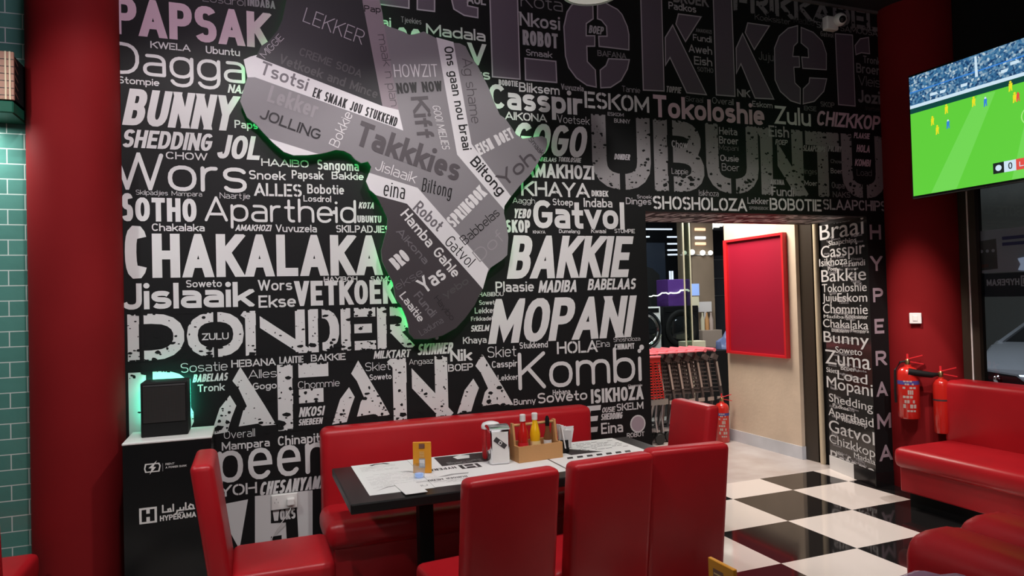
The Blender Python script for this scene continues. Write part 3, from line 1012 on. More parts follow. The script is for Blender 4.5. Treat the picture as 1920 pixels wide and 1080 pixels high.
BOARD_WORDS = [
    ('LEKKER','f','lite',0.325,3.311,0.67,3.208,0.09),
    ('MIGGIE','r','lite',0.111,3.067,0.22,3.198,0.04),
    ('CREME SODA','b','vd',0.299,3.108,0.659,3.004,0.049),
    ('Vetkoek and Mince','b','vd',0.185,3.049,0.753,2.883,0.058),
    ('Tsotsi','b','gd',0.077,2.977,0.337,2.895,0.08),
    ('EK SMAAK JOU STUKKEND','b','k',0.37,2.866,0.868,2.716,0.059),
    ('Lekker','b','g3',0.115,2.818,0.389,2.737,0.102),
    ('JOLLING','b','k',0.07,2.718,0.405,2.607,0.063),
    ('Bokkie','r','w',0.516,2.565,0.609,2.775,0.061),
    ('Takkkies','hb','d',0.611,2.596,1.254,2.388,0.154),
    ('Jislaaik','r','w',0.73,2.445,0.98,2.369,0.067),
    ('Biltong','r','k',1.019,2.32,1.209,2.285,0.088),
    ('eina','r','k',0.778,2.286,0.91,2.267,0.1),
    ('Robot','b','gd',0.959,2.208,1.116,2.066,0.076),
    ('Gatvol','r','k',1.156,1.996,1.313,1.839,0.077),
    ('Hamba Gahle','b','w',0.881,2.17,1.216,1.772,0.068),
    ('HOWZIT','r','w',0.868,3.026,1.148,3.054,0.08),
    ('NOW NOW','h','k',0.883,2.924,1.174,2.964,0.066),
    ('Kiff','hb','d',0.966,2.91,1.004,2.644,0.111),
    ('GOOI MIELIES','ri','w',1.102,2.867,1.164,2.582,0.05),
    ('Ons gaan nou braai','b','k',1.188,3.249,1.298,2.592,0.062),
    ('Ag shame','r','d',1.307,3.186,1.36,2.768,0.07),
    ('EISH BOET','h','w',1.412,2.564,1.657,2.696,0.074),
    ('Yoh','b','d',1.576,2.361,1.809,2.554,0.097),
    ('Biltong','b','k',1.339,2.515,1.537,2.304,0.073),
    ('SPRINGBOK','h','w',1.228,2.091,1.457,2.316,0.081),
    ('Babbelas','r','k',1.296,1.982,1.541,2.185,0.062),
    ('Dof','r','g3',1.393,1.873,1.574,2.029,0.083),
    ('Smaak','r','k',1.751,2.687,1.841,2.585,0.039),
    ('Aikona','b','gd',0.852,2.064,1.028,1.861,0.047),
    ('BRO','h','w',0.856,1.826,0.941,1.895,0.085),
    ('ekse','r','gd',0.853,1.701,1.023,1.798,0.053),
    ('Yas','b','w',1.027,1.678,1.171,1.779,0.1),
    ('Fundi','b','gd',0.952,1.666,1.061,1.527,0.054),
    ('Laaitie','b','w',0.862,1.668,0.985,1.499,0.05),
    ('Hayibo','r','k',1.081,1.646,1.191,1.502,0.038),
    ('yebo','b','vd',1.157,1.645,1.318,1.743,0.048),
    ('Laduma','r','gd',0.997,1.416,1.143,1.497,0.04),
    ('maak n plan','r','d',0.769,3.281,0.841,2.841,0.054),
    ('Pap','b','k',0.691,3.414,0.792,3.42,0.04),
]
BOARD_OUTLINE = [(0.068,3.085),(0.033,3.072),(-0.005,3.05),(0.013,2.949),(-0.014,2.863),(-0.029,2.807),(0.006,2.717),(0.054,2.68),(0.088,2.639),(0.146,2.577),(0.204,2.527),(0.257,2.51),(0.333,2.514),(0.4,2.524),(0.446,2.536),(0.503,2.555),(0.55,2.551),(0.587,2.533),(0.615,2.502),(0.65,2.481),(0.692,2.493),(0.711,2.461),(0.697,2.418),(0.676,2.371),(0.698,2.32),(0.736,2.288),(0.758,2.249),(0.783,2.194),(0.804,2.145),(0.799,2.08),(0.778,2.014),(0.76,1.948),(0.765,1.883),(0.79,1.827),(0.828,1.751),(0.842,1.652),(0.874,1.612),(0.905,1.535),(0.918,1.485),(0.92,1.436),(0.952,1.398),(1.037,1.394),(1.134,1.413),(1.222,1.457),(1.283,1.516),(1.35,1.599),(1.38,1.656),(1.407,1.7),(1.442,1.803),(1.465,1.838),(1.547,1.889),(1.582,1.92),(1.593,2.036),(1.584,2.123),(1.567,2.193),(1.572,2.242),(1.615,2.299),(1.685,2.379),(1.752,2.445),(1.812,2.526),(1.84,2.574),(1.877,2.615),(1.89,2.666),(1.887,2.702),(1.856,2.718),(1.79,2.707),(1.713,2.692),(1.669,2.718),(1.64,2.758),(1.593,2.819),(1.556,2.841),(1.521,2.919),(1.48,3.021),(1.445,3.087),(1.41,3.154),(1.365,3.209),(1.334,3.268),(1.295,3.284),(1.242,3.282),(1.182,3.293),(1.13,3.304),(1.062,3.334),(1.0,3.31),(0.966,3.303),(0.936,3.317),(0.882,3.331),(0.843,3.339),(0.81,3.352),(0.802,3.418),(0.787,3.499),(0.766,3.579),(0.685,3.611),(0.589,3.611),(0.494,3.591),(0.401,3.59),(0.309,3.552),(0.253,3.5),(0.233,3.411),(0.21,3.304),(0.182,3.238),(0.137,3.176),(0.092,3.14)]
BOARD_PANELS = [
    ('a_black',[(0.233,3.411),(0.21,3.304),(0.182,3.238),(0.137,3.176),(0.092,3.14),(0.068,3.085),(0.062,3.072),(0.788,2.84),(0.682,3.469),(0.672,3.602),(0.589,3.611),(0.494,3.591),(0.401,3.59),(0.309,3.552),(0.253,3.5)]),
    ('a_white',[(0.068,3.085),(0.062,3.072),(0.788,2.84),(0.887,2.824),(0.914,2.696),(0.054,2.953),(0.013,2.949),(-0.005,3.05),(0.033,3.072)]),
    ('a_lilac',[(0.682,3.469),(0.788,2.84),(0.887,2.824),(0.81,3.352),(0.787,3.499),(0.766,3.579),(0.672,3.602)]),
    ('a_white',[(1.141,3.305),(1.253,3.287),(1.357,2.637),(1.619,2.306),(1.572,2.242),(1.568,2.217),(1.258,2.563)]),
    ('a_white',[(0.697,2.424),(0.996,2.342),(1.45,1.831),(1.434,1.783),(1.407,1.7),(1.365,1.749),(0.926,2.24),(0.736,2.288),(0.698,2.32),(0.676,2.371)]),
    ('a_dark',[(0.736,2.288),(0.926,2.24),(1.365,1.749),(1.407,1.7),(1.38,1.656),(1.35,1.599),(1.283,1.516),(1.222,1.457),(1.134,1.413),(1.037,1.394),(0.952,1.398),(0.92,1.436),(0.918,1.485),(0.905,1.535),(0.874,1.612),(0.842,1.652),(0.828,1.751),(0.79,1.827),(0.765,1.883),(0.76,1.948),(0.778,2.014),(0.799,2.08),(0.804,2.145),(0.783,2.194),(0.758,2.249)]),
    ('a_white',[(0.12,2.603),(0.146,2.595),(0.4,2.524),(0.333,2.514),(0.257,2.51),(0.204,2.527),(0.146,2.577)]),
]
GIANT_PIECES = [
    [(1.53,3.77),(1.737,3.799),(1.74,3.109),(1.534,3.108)],
    [(1.771,3.264),(2.009,3.265),(2.012,3.11),(1.771,3.108)],
    [(2.308,3.731),(2.308,3.59),(2.252,3.549),(2.249,3.47),(2.317,3.477),(2.314,3.394),(2.251,3.387),(2.252,3.285),(2.313,3.231),(2.317,3.103),(2.238,3.111),(2.156,3.156),(2.097,3.226),(2.075,3.305),(2.069,3.51),(2.097,3.617),(2.131,3.666),(2.174,3.706)],
    [(2.338,3.734),(2.397,3.727),(2.448,3.706),(2.503,3.687),(2.541,3.653),(2.582,3.569),(2.593,3.512),(2.589,3.396),(2.34,3.396),(2.338,3.476),(2.406,3.484),(2.404,3.548),(2.367,3.586),(2.333,3.593)],
    [(2.414,3.324),(2.592,3.334),(2.572,3.259),(2.516,3.169),(2.428,3.112),(2.343,3.101),(2.343,3.234),(2.391,3.272)],
    [(2.692,3.933),(2.878,3.959),(2.875,3.122),(2.69,3.114)],
    [(3.012,3.718),(3.225,3.72),(3.07,3.505),(2.986,3.635)],
    [(2.963,3.632),(3.25,3.124),(3.065,3.125),(2.93,3.371),(2.886,3.308),(2.89,3.525)],
    [(3.328,4.022),(3.506,4.047),(3.509,3.133),(3.327,3.13)],
    [(3.644,3.725),(3.865,3.725),(3.701,3.51),(3.615,3.642)],
    [(3.595,3.64),(3.882,3.141),(3.691,3.134),(3.569,3.385),(3.521,3.306),(3.525,3.513)],
    [(4.143,3.762),(4.136,3.619),(4.097,3.585),(4.083,3.507),(4.148,3.513),(4.149,3.419),(4.09,3.413),(4.095,3.294),(4.148,3.256),(4.142,3.123),(4.04,3.141),(3.937,3.209),(3.889,3.297),(3.894,3.551),(3.946,3.654),(4.039,3.728)],
    [(4.169,3.752),(4.299,3.724),(4.391,3.66),(4.431,3.563),(4.425,3.423),(4.171,3.412),(4.164,3.511),(4.235,3.513),(4.232,3.578),(4.163,3.618)],
    [(4.239,3.35),(4.427,3.358),(4.389,3.246),(4.285,3.155),(4.163,3.124),(4.169,3.253),(4.231,3.306)],
    [(4.524,3.74),(4.719,3.749),(4.72,3.148),(4.531,3.147)],
    [(4.896,3.75),(4.901,3.602),(4.806,3.602),(4.74,3.577),(4.733,3.661),(4.794,3.726)],
    [(0.698,3.653),(0.994,3.66),(0.99,3.498),(0.694,3.501)],
    [(1.04,3.666),(1.163,3.683),(1.158,3.498),(1.035,3.497)],
    [(1.251,3.66),(1.386,3.678),(1.383,3.572),(1.453,3.566),(1.451,3.492),(1.352,3.497),(1.28,3.531)],
]
LOW_SHAPES = [[(-0.203,0.5),(-0.03,0.514),(-0.081,0.234)],[(0.008,0.528),(0.33,0.523),(0.324,0.211),(0.002,0.206)]]
LOW_GAPS = [[(0.094,0.434),(0.237,0.443),(0.241,0.348),(0.092,0.359)],[(0.175,0.357),(0.241,0.348),(0.245,0.216),(0.179,0.22)],[(0.091,0.282),(0.15,0.283),(0.149,0.23),(0.09,0.233)]]
SOCKET_WORD = [(0.104,0.37),(0.23,0.375)]
STRIP_LETTERS = [('H',4.826,4.95,2.048,0.124),('Y',4.825,4.949,1.786,0.124),('P',4.836,4.948,1.525,0.119),('E',4.841,4.947,1.264,0.123),('R',4.84,4.958,0.999,0.123),('A',4.839,4.957,0.743,0.123),('M',4.832,4.986,0.476,0.127),('A',4.848,4.985,0.21,0.131)]


# ------------------------------------------------------------------ room shell
CEIL = 3.97
bm = new()
box(bm, -6, 9.5, -9, 0.64, -0.1, 0)
struct('floor', bm, 'checker_tiles')
bm = new()
box(bm, 1.0, 11, 0.64, 8, -0.1, 0)
struct('trim_1', bm, 'stone')['label'] = 'pale stone floor of the lobby'

# lettered wall with the opening
bm = new()
slots = ['vinyl_black']
box(bm, -0.9, 2.681, 0, 0.25, 0, CEIL)
box(bm, 2.681, 4.80, 0, 0.637, 2.24, CEIL)
prism(bm, [(4.80, 0), (5.3, 0), (5.3, 0.637), (4.956, 0.637)], 'z', 0, CEIL)
pw = Paint((0, 0, 0), (1, 0, 0), (0, 0, 1), (0, -1, 0))
for s, st, m, x0, x1, z, h in WALL_WORDS:
    pw.text(s, st, m, x0, z, x1 - x0, h, layer=4, clip=(0, CEIL - .005))
rnd = random.Random(3)


def splash(pt, m, x, z, w, n, s0, s1, layer):
    """worn specks: small ragged polygons scattered over an area"""
    for _ in range(n):
        cx, cz = x + rnd.random() * w[0], z + rnd.random() * w[1]
        s = s0 + (s1 - s0) * rnd.random() ** 3
        k = rnd.randint(5, 7)
        a0 = rnd.random() * 6.3
        e2 = rnd.uniform(.5, 2.2)
        pt.add([(cx + s * e2 * rnd.uniform(.5, 1) * math.cos(a0 + 6.283 * q / k), min(CEIL - .01, cz + s * rnd.uniform(.5, 1) * math.sin(a0 + 6.283 * q / k))) for q in range(k)], m, layer)


for s, m, x0, x1, z, h in WORN_WORDS:
    if s == 'A' and m == 'w':
        k2 = x1 - x0
        gs = []
        ps = [[(u * k2, v2 * h) for u, v2 in q] for q in ([(.47, 1), (.35, .8), (.44, .68), (.815, .41)], [(.44, .68), (.555, .41), (.815, .41)], [(.555, .41), (.5, .35), (.43, .12), (.71, .14), (.78, .1), (.985, .1), (.815, .41)],
                                                            [(.31, .59), (.4, .43), (.33, .26), (.26, .05), (.025, .03), (.16, .41)])]
    else:
        ps, gs = word(s, 'x', x1 - x0, h)
    for q in ps:
        q = clip_y([(x0 + a, z + b2) for a, b2 in q], 0, CEIL - .005)
        if q:
            pw.add(q, m, 1)
    for q in gs:
        pw.add([(x0 + a, min(CEIL - .005, z + b2)) for a, b2 in q], 'vinyl_black', 2)
    n = int((x1 - x0) * h * 520)
    splash(pw, 'vinyl_black', x0, z - .02, (x1 - x0, h + .02), n, .003, .016, 2)
    # ragged upper and lower edges
    for q in range(int((x1 - x0) / .02)):
        xx = x0 + rnd.random() * (x1 - x0)
        for zz in (z, z + h):
            s2 = rnd.uniform(.002, .009)
            if zz < CEIL - .02:
                pw.add([(xx - s2 * 1.5, zz + s2), (xx - s2, zz - s2), (xx + s2 * .8, zz - s2 * 1.2), (xx + s2 * 1.6, zz + s2 * .9)], 'vinyl_black', 2)
    # heavier wear in patches along the lower edge
    splash(pw, 'vinyl_black', x0, z, (x1 - x0, h * .22), int((x1 - x0) * 40), .005, .024, 3)
# the giant stencilled word, outlined
def inset_poly(p, d):
    n = len(p)
    ar2 = sum(p[i][0] * p[(i + 1) % n][1] - p[(i + 1) % n][0] * p[i][1] for i in range(n))
    k = d if ar2 > 0 else -d
    out = []
    for i in range(n):
        a, b2, c2 = Vector(p[i - 1]), Vector(p[i]), Vector(p[(i + 1) % n])
        d0, d1 = (b2 - a).normalized(), (c2 - b2).normalized()
        m = Vector((-(d0 + d1).y, (d0 + d1).x)).normalized()
        f = k / max(.35, m.dot(Vector((-d0.y, d0.x))))
        out.append((b2.x + m.x * f, b2.y + m.y * f))
    return out


for p in GIANT_PIECES:
    p = [(a, min(CEIL - .005, b2)) for a, b2 in p]
    pw.add(p, 'giant_edge', 1)
    pw.add(inset_poly(p, .009), 'giant_fill', 2)
for p in LOW_SHAPES:
    pw.add(p, 'w', 1)
for p in LOW_GAPS:
    pw.add(p, 'vinyl_black', 2)
pw.text('WORS', 'h', 'w', SOCKET_WORD[0][0], SOCKET_WORD[0][1], SOCKET_WORD[1][0] - SOCKET_WORD[0][0], .06, layer=3)
for ch, x0, x1, z, h in STRIP_LETTERS:
    pw.text(ch, 'h', 'strip_letter', x0, z, x1 - x0, h)
# dots printed between the words
def disc(cx, cz, rr, n=20):
    return [(cx + rr * math.cos(6.2832 * q / n), cz + rr * math.sin(6.2832 * q / n)) for q in range(n)]
pw.add(disc(0.492, 2.188, .012), 'w', 1)
pw.add(disc(2.616, 1.262, .019), 'w', 1)
pw.add(disc(2.566, 0.721, .063), 'w', 1)
pw.add(disc(2.566, 0.721, .053), 'strip_letter', 2)
pw.flush(bm, slots)
# jamb of the opening
JA, JB = Vector((4.80, 0, 0)), Vector((4.956, 0.637, 0))
jd = (JA - JB).normalized()
pj = Paint(JB, jd, (0, 0, 1), (-jd.y * -1 * -1, 0, 0) if False else Vector((0, 0, 1)).cross(jd) * (1 if Vector((0, 0, 1)).cross(jd).x < 0 else -1))
pj.add([(0, 0), (.655, 0), (.655, 2.238), (0, 2.238)], 'jamb_vinyl', -1)


def font_polys(s, fat):
    cu = bpy.data.curves.new('lettering', 'FONT')
    cu.body = s
    cu.offset = fat
    cu.resolution_u = 4
    ob = bpy.data.objects.new('lettering', cu)
    me = ob.to_mesh()
    ps = [[(me.vertices[i].co.x, me.vertices[i].co.y) for i in p.vertices] for p in me.polygons]
    ob.to_mesh_clear()
    bpy.data.objects.remove(ob)
    bpy.data.curves.remove(cu)
    return ps


def jamb_word(s, m, u0, z, w, h, fat, layer):
    ps = font_polys(s, fat)
    xs = [a for q in ps for a, _ in q]
    top = max(b2 for q in ps for _, b2 in q)
    k = w / (max(xs) - min(xs))
    for q in ps:
        q = clip_y([(u0 + (a - min(xs)) * k, z + b2 * h / top) for a, b2 in q], .13, 2.235)
        if q:
            pj.add(q, m, layer)


for s, m, u0, u1, z, h in JAMB_WORDS:
    jamb_word(s, m, u0, z, u1 - u0 - .004, h, 0.0, 3)
    jamb_word(s, m, u0 + .0036, z + .0008, u1 - u0 - .004, h, 0.0, 4)
rj = random.Random(5)
for s, m, u0, u1, z, h in JAMB_WORDS:
    for q in range(4):
        uu = rj.uniform(.02, .45)
        jamb_word(rj.choice(['Dagga', 'Takkies', 'Sangoma', 'Snoek', 'Zulu', 'Hola']), 'lite', uu, max(.14, z + rj.uniform(-.03, .05)), rj.uniform(.08, .16), .018, 0.0, 1)
pj.flush(bm, slots)
# soffit of the opening, lettered too
ps2 = Paint((2.70, 0.02, 2.24), (1, 0, 0), (0, 1, 0), (0, 0, -1))
for i, (s, x, y, w, h) in enumerate((('SAMOOSA', .02, .3, .9, .27), ('Mopani', 1.0, .28, 1.0, .26), ('Vetkoek', .05, .06, .75, .2), ('Sangoma', .85, .06, 1.1, .2))):
    ps2.text(s, 'b', 'w', x, y, w, h)
ps2.flush(bm, slots)
struct('wall_back', bm, slots)

# skirtings of the opening
bm = new()
for a, b2, z1, mi in ((0.0, 0.365, .125, 0), (0.365, 0.655, .125, 1)):
    p0, p1 = JB + jd * a, JB + jd * b2
    nrm = pj.n * .008
    prism(bm, [(p0.x, p0.y), (p1.x, p1.y), (p1.x + nrm.x, p1.y + nrm.y), (p0.x + nrm.x, p0.y + nrm.y)], 'z', 0, z1, mi)
box(bm, 4.79, 4.99, -0.008, 0, 0, .12, mi=1)
box(bm, 0, 2.68, -0.008, 0, 0, .08, mi=1)
struct('baseboard_back', bm, ['white_gloss', 'black_gloss'])

# tiled wall to the left of the red column
bm = new()
box(bm, -6, -0.9, 0, 0.25, 0, CEIL)
struct('wall_left', bm, 'green_tiles')

# round red columns
bm = new()
lathe(bm, [(.218, 0), (.218, CEIL)], 48, (-0.862, -0.02, 0))
struct('column_left', bm, 'red_wall', smooth=40)
bm = new()
lathe(bm, [(.30, 0), (.30, CEIL)], 56, (5.27, -0.12, 0))
struct('column_right', bm, 'red_wall', smooth=40)

# ceiling with the thin lighter edge along the walls
bm = new()
box(bm, -6, 9.5, -9, 0.64, CEIL, CEIL + .1)
struct('ceiling', bm, 'ceiling_paint')
bm = new()
box(bm, -1.0, 5.0, -0.02, 0, CEIL - .02, CEIL)
struct('trim_2', bm, 'ceiling_edge')
# walls behind the photographer
bm = new()
box(bm, -6.1, -6, -9, 0, 0, CEIL)
struct('wall_side', bm, 'green_tiles')
bm = new()
box(bm, -6, 9.5, -9.1, -9, 0, CEIL)
struct('wall_front', bm, 'red_wall')

# right wall: parapet, window
bm = new()
box(bm, 5.32, 5.45, -9, -0.42, 0, 0.82)
box(bm, 5.32, 5.45, -9, -0.42, 3.3, CEIL)
struct('wall_right', bm, 'black_matte')
w1 = new()
for y0, y1 in ((-0.56, -0.42), (-3.3, -3.2), (-6.2, -6.1)):
    box(w1, 5.30, 5.37, y0, y1, 0.82, 3.3)
box(w1, 5.30, 5.37, -9, -0.42, 0.82, 0.87)
box(w1, 5.30, 5.37, -9, -0.42, 3.25, 3.3)
win = struct('window_1', w1, 'dark_door')
bm = new()
box(bm, 5.338, 5.342, -9, -0.56, 0.87, 3.25)
obj('pane', bm, 'window_glass', win)
bm = new()
tube(bm, [(5.295, -0.50, .82), (5.295, -0.50, 3.3)], .006)
obj('edge_strip', bm, 'white_plastic', win)

# ------------------------------------------------------------------ Africa shaped board, lit green from behind
ab = thing('africa_board', 'large grey Africa shaped board printed with slang words, green light glowing behind it', 'wall art', (0.75, -0.04, 1.4))
OX, OZ = 0.75, 1.4
ol = [(a - OX, b2 - OZ) for a, b2 in BOARD_OUTLINE]
bm = new()
prism(bm, ol, 'y', -0.035, -0.018)
slots = ['a_grey']
pb = Paint((0, -0.035, 0), (1, 0, 0), (0, 0, 1), (0, -1, 0))
for m, p in BOARD_PANELS:
    pb.add([(a - OX, b2 - OZ) for a, b2 in p], m, 1)
for s, st, m, x0, z0, x1, z1, h in BOARD_WORDS:
    w, a = math.hypot(x1 - x0, z1 - z0), math.atan2(z1 - z0, x1 - x0)
    pb.text(s, st, m, x0 - OX, z0 - OZ, w, h, layer=2, ang=a)
pb.flush(bm, slots)
obj('printed_panel', bm, slots, ab)
bm = new()
cx, cz = sum(a for a, _ in ol) / len(ol), sum(b2 for _, b2 in ol) / len(ol)
inner = []
for i, (a, b2) in enumerate(ol):
    pa, na = Vector(ol[i - 1]), Vector(ol[(i + 1) % len(ol)])
    d = (na - pa).normalized()
    nrm = Vector((-d.y, d.x))
    if nrm.dot(Vector((cx - a, cz - b2))) < 0 and False:
        nrm = -nrm
    inner.append(nrm)
area = sum(ol[i][0] * ol[(i + 1) % len(ol)][1] - ol[(i + 1) % len(ol)][0] * ol[i][1] for i in range(len(ol)))
sg = 1 if area > 0 else -1
strip = [(a + sg * n2.x * .028, 0.012, b2 + sg * n2.y * .028) for (a, b2), n2 in zip(ol, inner)]
tube(bm, strip + strip[:1], .005, 6)
obj('led_strip', bm, 'green_led', ab)
for px, pz in ((-.35, 1.3), (.35, 1.2), (.15, .6), (.35, .0)):
    bm = new()
    tube(bm, [(px, -.018, pz), (px, .039, pz)], .012, 10)
    obj('standoff', bm, 'steel', ab)

# ------------------------------------------------------------------ furniture
def make_chair(label):
    t = thing('dining_chair', label, 'chair', group='red dining chairs')
    bm = new()
    box(bm, -.205, .205, -.085, .012, .30, .94, .028, 4, top=(0, -.085))
    o = obj('backrest', bm, 'red_leather', t, 50)
    bm = new()
    box(bm, -.225, .225, -.01, .44, .32, .448, .032, 4)
    obj('seat', bm, 'red_leather', t, 50)
    bm = new()
    box(bm, -.20, .20, -.03, .41, .27, .325, .004, 1)
    obj('seat_frame', bm, 'black_matte', t)
    for sx in (-1, 1):
        for y0 in (.37, -.02):
            bm = new()
            box(bm, sx * .175 - .018, sx * .175 + .018, y0 - .018, y0 + .018, 0, .28)
            obj('leg', bm, 'black_wood', t)
    return t


ch = make_chair('red chair in front of the table, leftmost of the three seen from behind')
ch.location = (0.945, -1.61, 0)
ch.rotation_euler = (0, 0, math.radians(6))
copy_thing(ch, (1.425, -1.55, 0), math.radians(5), 'red chair with its back to us, middle one of the row of three')
copy_thing(ch, (1.862, -1.50, 0), math.radians(-4), 'red chair in front of the table, nearest to the checkered floor')
copy_thing(ch, (-0.09, -0.80, 0), math.radians(-90), 'red chair seen side-on at the left end of the table, by the black kiosk')
copy_thing(ch, (2.54, -0.55, 0), math.radians(90), 'red chair at the far right end of the table, in front of the shopping carts')
copy_thing(ch, (-1.215, -0.70, 0), 0, 'red chair cut by the left edge of the photo, before the green tiles')

# wall banquette
t = thing('banquette', 'long red padded bench against the lettered wall behind the table', 'bench', (1.25, -0.3, 0))
bm = new()
box(bm, -.878, .875, .13, .285, .36, .905, .045, 5)
obj('backrest', bm, 'red_leather', t, 50)
bm = new()
box(bm, -.90, .875, -.26, .16, .32, .475, .06, 5)
obj('seat', bm, 'red_leather', t, 50)
bm = new()
box(bm, -.86, .86, -.21, .27, .06, .33, .01, 2)
obj('base', bm, 'red_leather', t)
bm = new()
box(bm, -.84, .84, -.17, .25, 0, .06)
obj('plinth', bm, 'black_matte', t)

# table
t = thing('dining_table', 'long black dining table set with paper placemats before the red bench', 'table', (1.3, -0.85, 0))
bm = new()
box(bm, -.905, .90, -.372, .362, .705, .75, .006, 2)
obj('tabletop', bm, 'black_wood', t)
for x in (-.49, .55):
    bm = new()
    box(bm, x - .036, x + .036, -.036, .036, .02, .70)
    lg = obj('leg', bm, 'black_matte', t)
    bm = new()
    box(bm, x - .05, x + .05, -.27, .27, 0, .03, .006, 2)
    obj('foot', bm, 'black_matte', lg)
    bm = new()
    box(bm, x - .04, x + .04, -.28, .28, .68, .705)
    obj('bracket', bm, 'black_matte', lg)

# right sofa
t = thing('sofa', 'red leather sofa under the dark window beside the round column', 'sofa', (4.9, -1.6, 0))
bm = new()
box(bm, .12, .36, -1.6, 1.17, .40, .915, .06, 5)
obj('backrest', bm, 'red_leather', t, 50)
bm = new()
box(bm, -.43, .30, -1.6, 1.16, .30, .455, .055, 5)
obj('seat', bm, 'red_leather', t, 50)
bm = new()
box(bm, -.375, .34, -1.58, 1.14, .12, .31, .012, 2)
obj('base', bm, 'red_leather', t)
bm = new()
box(bm, -.30, .32, -1.56, 1.12, 0, .12)
obj('plinth', bm, 'black_matte', t)

# booth in the right foreground: two backrests back to back
t = thing('booth_bench', 'red double backed booth bench in the lower right foreground', 'bench', (2.05, -3.9, 0))
bm = new()
box(bm, -.235, .0, -1.2, 1.16, .1, .905, .085, 6)
obj('backrest', bm, 'red_leather', t, 50)
bm = new()
box(bm, .0, .235, -1.2, 1.17, .1, .915, .085, 6)
obj('backrest', bm, 'red_leather', t, 50)
bm = new()
box(bm, -.66, -.2, -1.2, 1.1, .12, .46, .05, 4)
obj('seat', bm, 'red_leather', t, 50)
bm = new()
box(bm, -.6, .2, -1.15, 1.05, 0, .12)
obj('plinth', bm, 'black_matte', t)

# crumpled plastic bag
bm = new()
bmesh.ops.create_icosphere(bm, subdivisions=4, radius=1)
rb = random.Random(11)
dirs = [Vector((rb.gauss(0, 1), rb.gauss(0, 1), rb.gauss(0, 1))).normalized() for _ in range(26)]
for q in bm.verts:
    d = q.co.normalized()
    k = max(d.dot(e2) for e2 in dirs)
    k2 = sorted((d.dot(e2) for e2 in dirs), reverse=True)
    s = .80 + .22 * (k2[0] - k2[1]) / .3 + .05 * math.sin(9 * d.x + 5 * d.y)
    q.co = Vector((d.x * s * .23, d.y * s * .28, .24 + d.z * s * .26))
    q.co.z = max(q.co.z, .002)
tag(obj('plastic_bag', bm, 'plastic_film', None, 25, (1.57, -3.13, .462)), 'crumpled clear plastic bag with a purple tint on the near booth', 'bag')

# ------------------------------------------------------------------ things on the table
Z = .75
def placemat(name, label, x0, x1, y0, y1, draw):
    bm = new()
    box(bm, x0, x1, y0, y1, Z, Z + .0012)
    sl = ['paper']
    p = Paint((0, 0, Z + .0012), (1, 0, 0), (0, 1, 0), (0, 0, 1))
    draw(p)
    p.flush(bm, sl, .0002, .0002)
    return tag(obj(name, bm, sl), label, 'placemat', 'printed paper placemats')


rp = random.Random(2)


def scribble(p, x0, x1, y0, y1, n, m='ink_grey', th=.0022):
    for k in range(n):
        y = y0 + (y1 - y0) * k / n
        x = x0
        while x < x1:
            w = rp.uniform(.01, .05)
            if rp.random() < .75:
                p.add([(x, y), (min(x + w, x1), y), (min(x + w, x1), y + th), (x, y + th)], m, 1)
            x += w + .006


def mat_left(p):
    scribble(p, .53, .72, -.66, -.54, 8)
    scribble(p, .53, .86, -1.0, -.72, 14)
    for k, rr in enumerate((.0, .006)):
        p.add([(.53, -1.06), (.6, -1.012 + rr), (.72, -.985), (.86, -1.0), (.86, -.994), (.72, -.978), (.6, -1.004 + rr)], 'ink_grey', 2)
    p.add([(.585, -.525), (.62, -.505), (.67, -.5), (.7, -.53), (.68, -.535), (.66, -.517), (.62, -.52), (.6, -.54)], 'ink', 2)
    p.text('MENU', 'b', 'ink_grey', .66, -1.07, .12, .03)


def mat_mid(p):
    p.add([(.94, -.72), (1.2, -.72), (1.24, -.5), (1.16, -.50), (1.1, -.51), (1.02, -.5), (.95, -.5)], 'ink', 1)
    p.add([(1.06, -.6), (1.13, -.6), (1.15, -.53), (1.1, -.51), (1.05, -.54)], 'paper', 2)
    scribble(p, .98, 1.18, -.70, -.64, 4, 'ink_grey', .004)
    p.add([(1.02, -.83), (1.13, -.83), (1.13, -.74), (1.02, -.74)], 'ink', 1)
    p.text('H', 'b', 'paper', 1.11, -.75, .07, .07, layer=2, ang=math.pi)
    p.text('HYPERAMA', 'b', 'ink', 1.0, -.755, .2, .045, ang=math.pi)
    p.add([(.86, -.93), (.94, -.9), (1.03, -.91), (1.02, -.93), (.95, -.925), (.9, -.94)], 'ink_grey', 1)
    p.text('BURGER MENU', 'b', 'ink', 1.0, -.965, .2, .03, ang=math.pi)
    scribble(p, .82, 1.1, -1.05, -1.0, 4, 'ink')


def mat_right(p):
    p.add([(1.66, -.80), (1.86, -.80), (1.62, -.56)], 'ink', 1)
    scribble(p, 1.72, 2.06, -.74, -.52, 6, 'ink', .008)
    for k in range(7):
        x = 1.6 + k * .06
        p.add([(x, -.88), (x + .035, -.88), (x + .05, -.84), (x + .015, -.84)], 'ink', 1)
    scribble(p, 1.58, 2.05, -1.05, -.93, 7)


placemat('paper_placemat', 'white printed placemat at the left end of the black table, under the paper slip', .495, .80, -1.115, -.485, mat_left)
placemat('paper_placemat', 'white placemat with black panel printed, in the middle of the table by the orange card', .802, 1.50, -1.11, -.482, mat_mid)
placemat('paper_placemat', 'white placemat at the far right end of the table beyond the sauce caddy', 1.51, 2.09, -1.10, -.487, mat_right)

bm = new()
box(bm, -.052, .052, -.11, .11, 0, .0012)
for q in bm.verts:
    if q.co.y < -.06:
        q.co.z += .004
tag(obj('paper_slip', bm, 'paper', None, None, (.69, -1.083, Z + .0022), (0, 0, .05)), 'blank white paper slip at the near edge of the table, half on a placemat', 'paper')

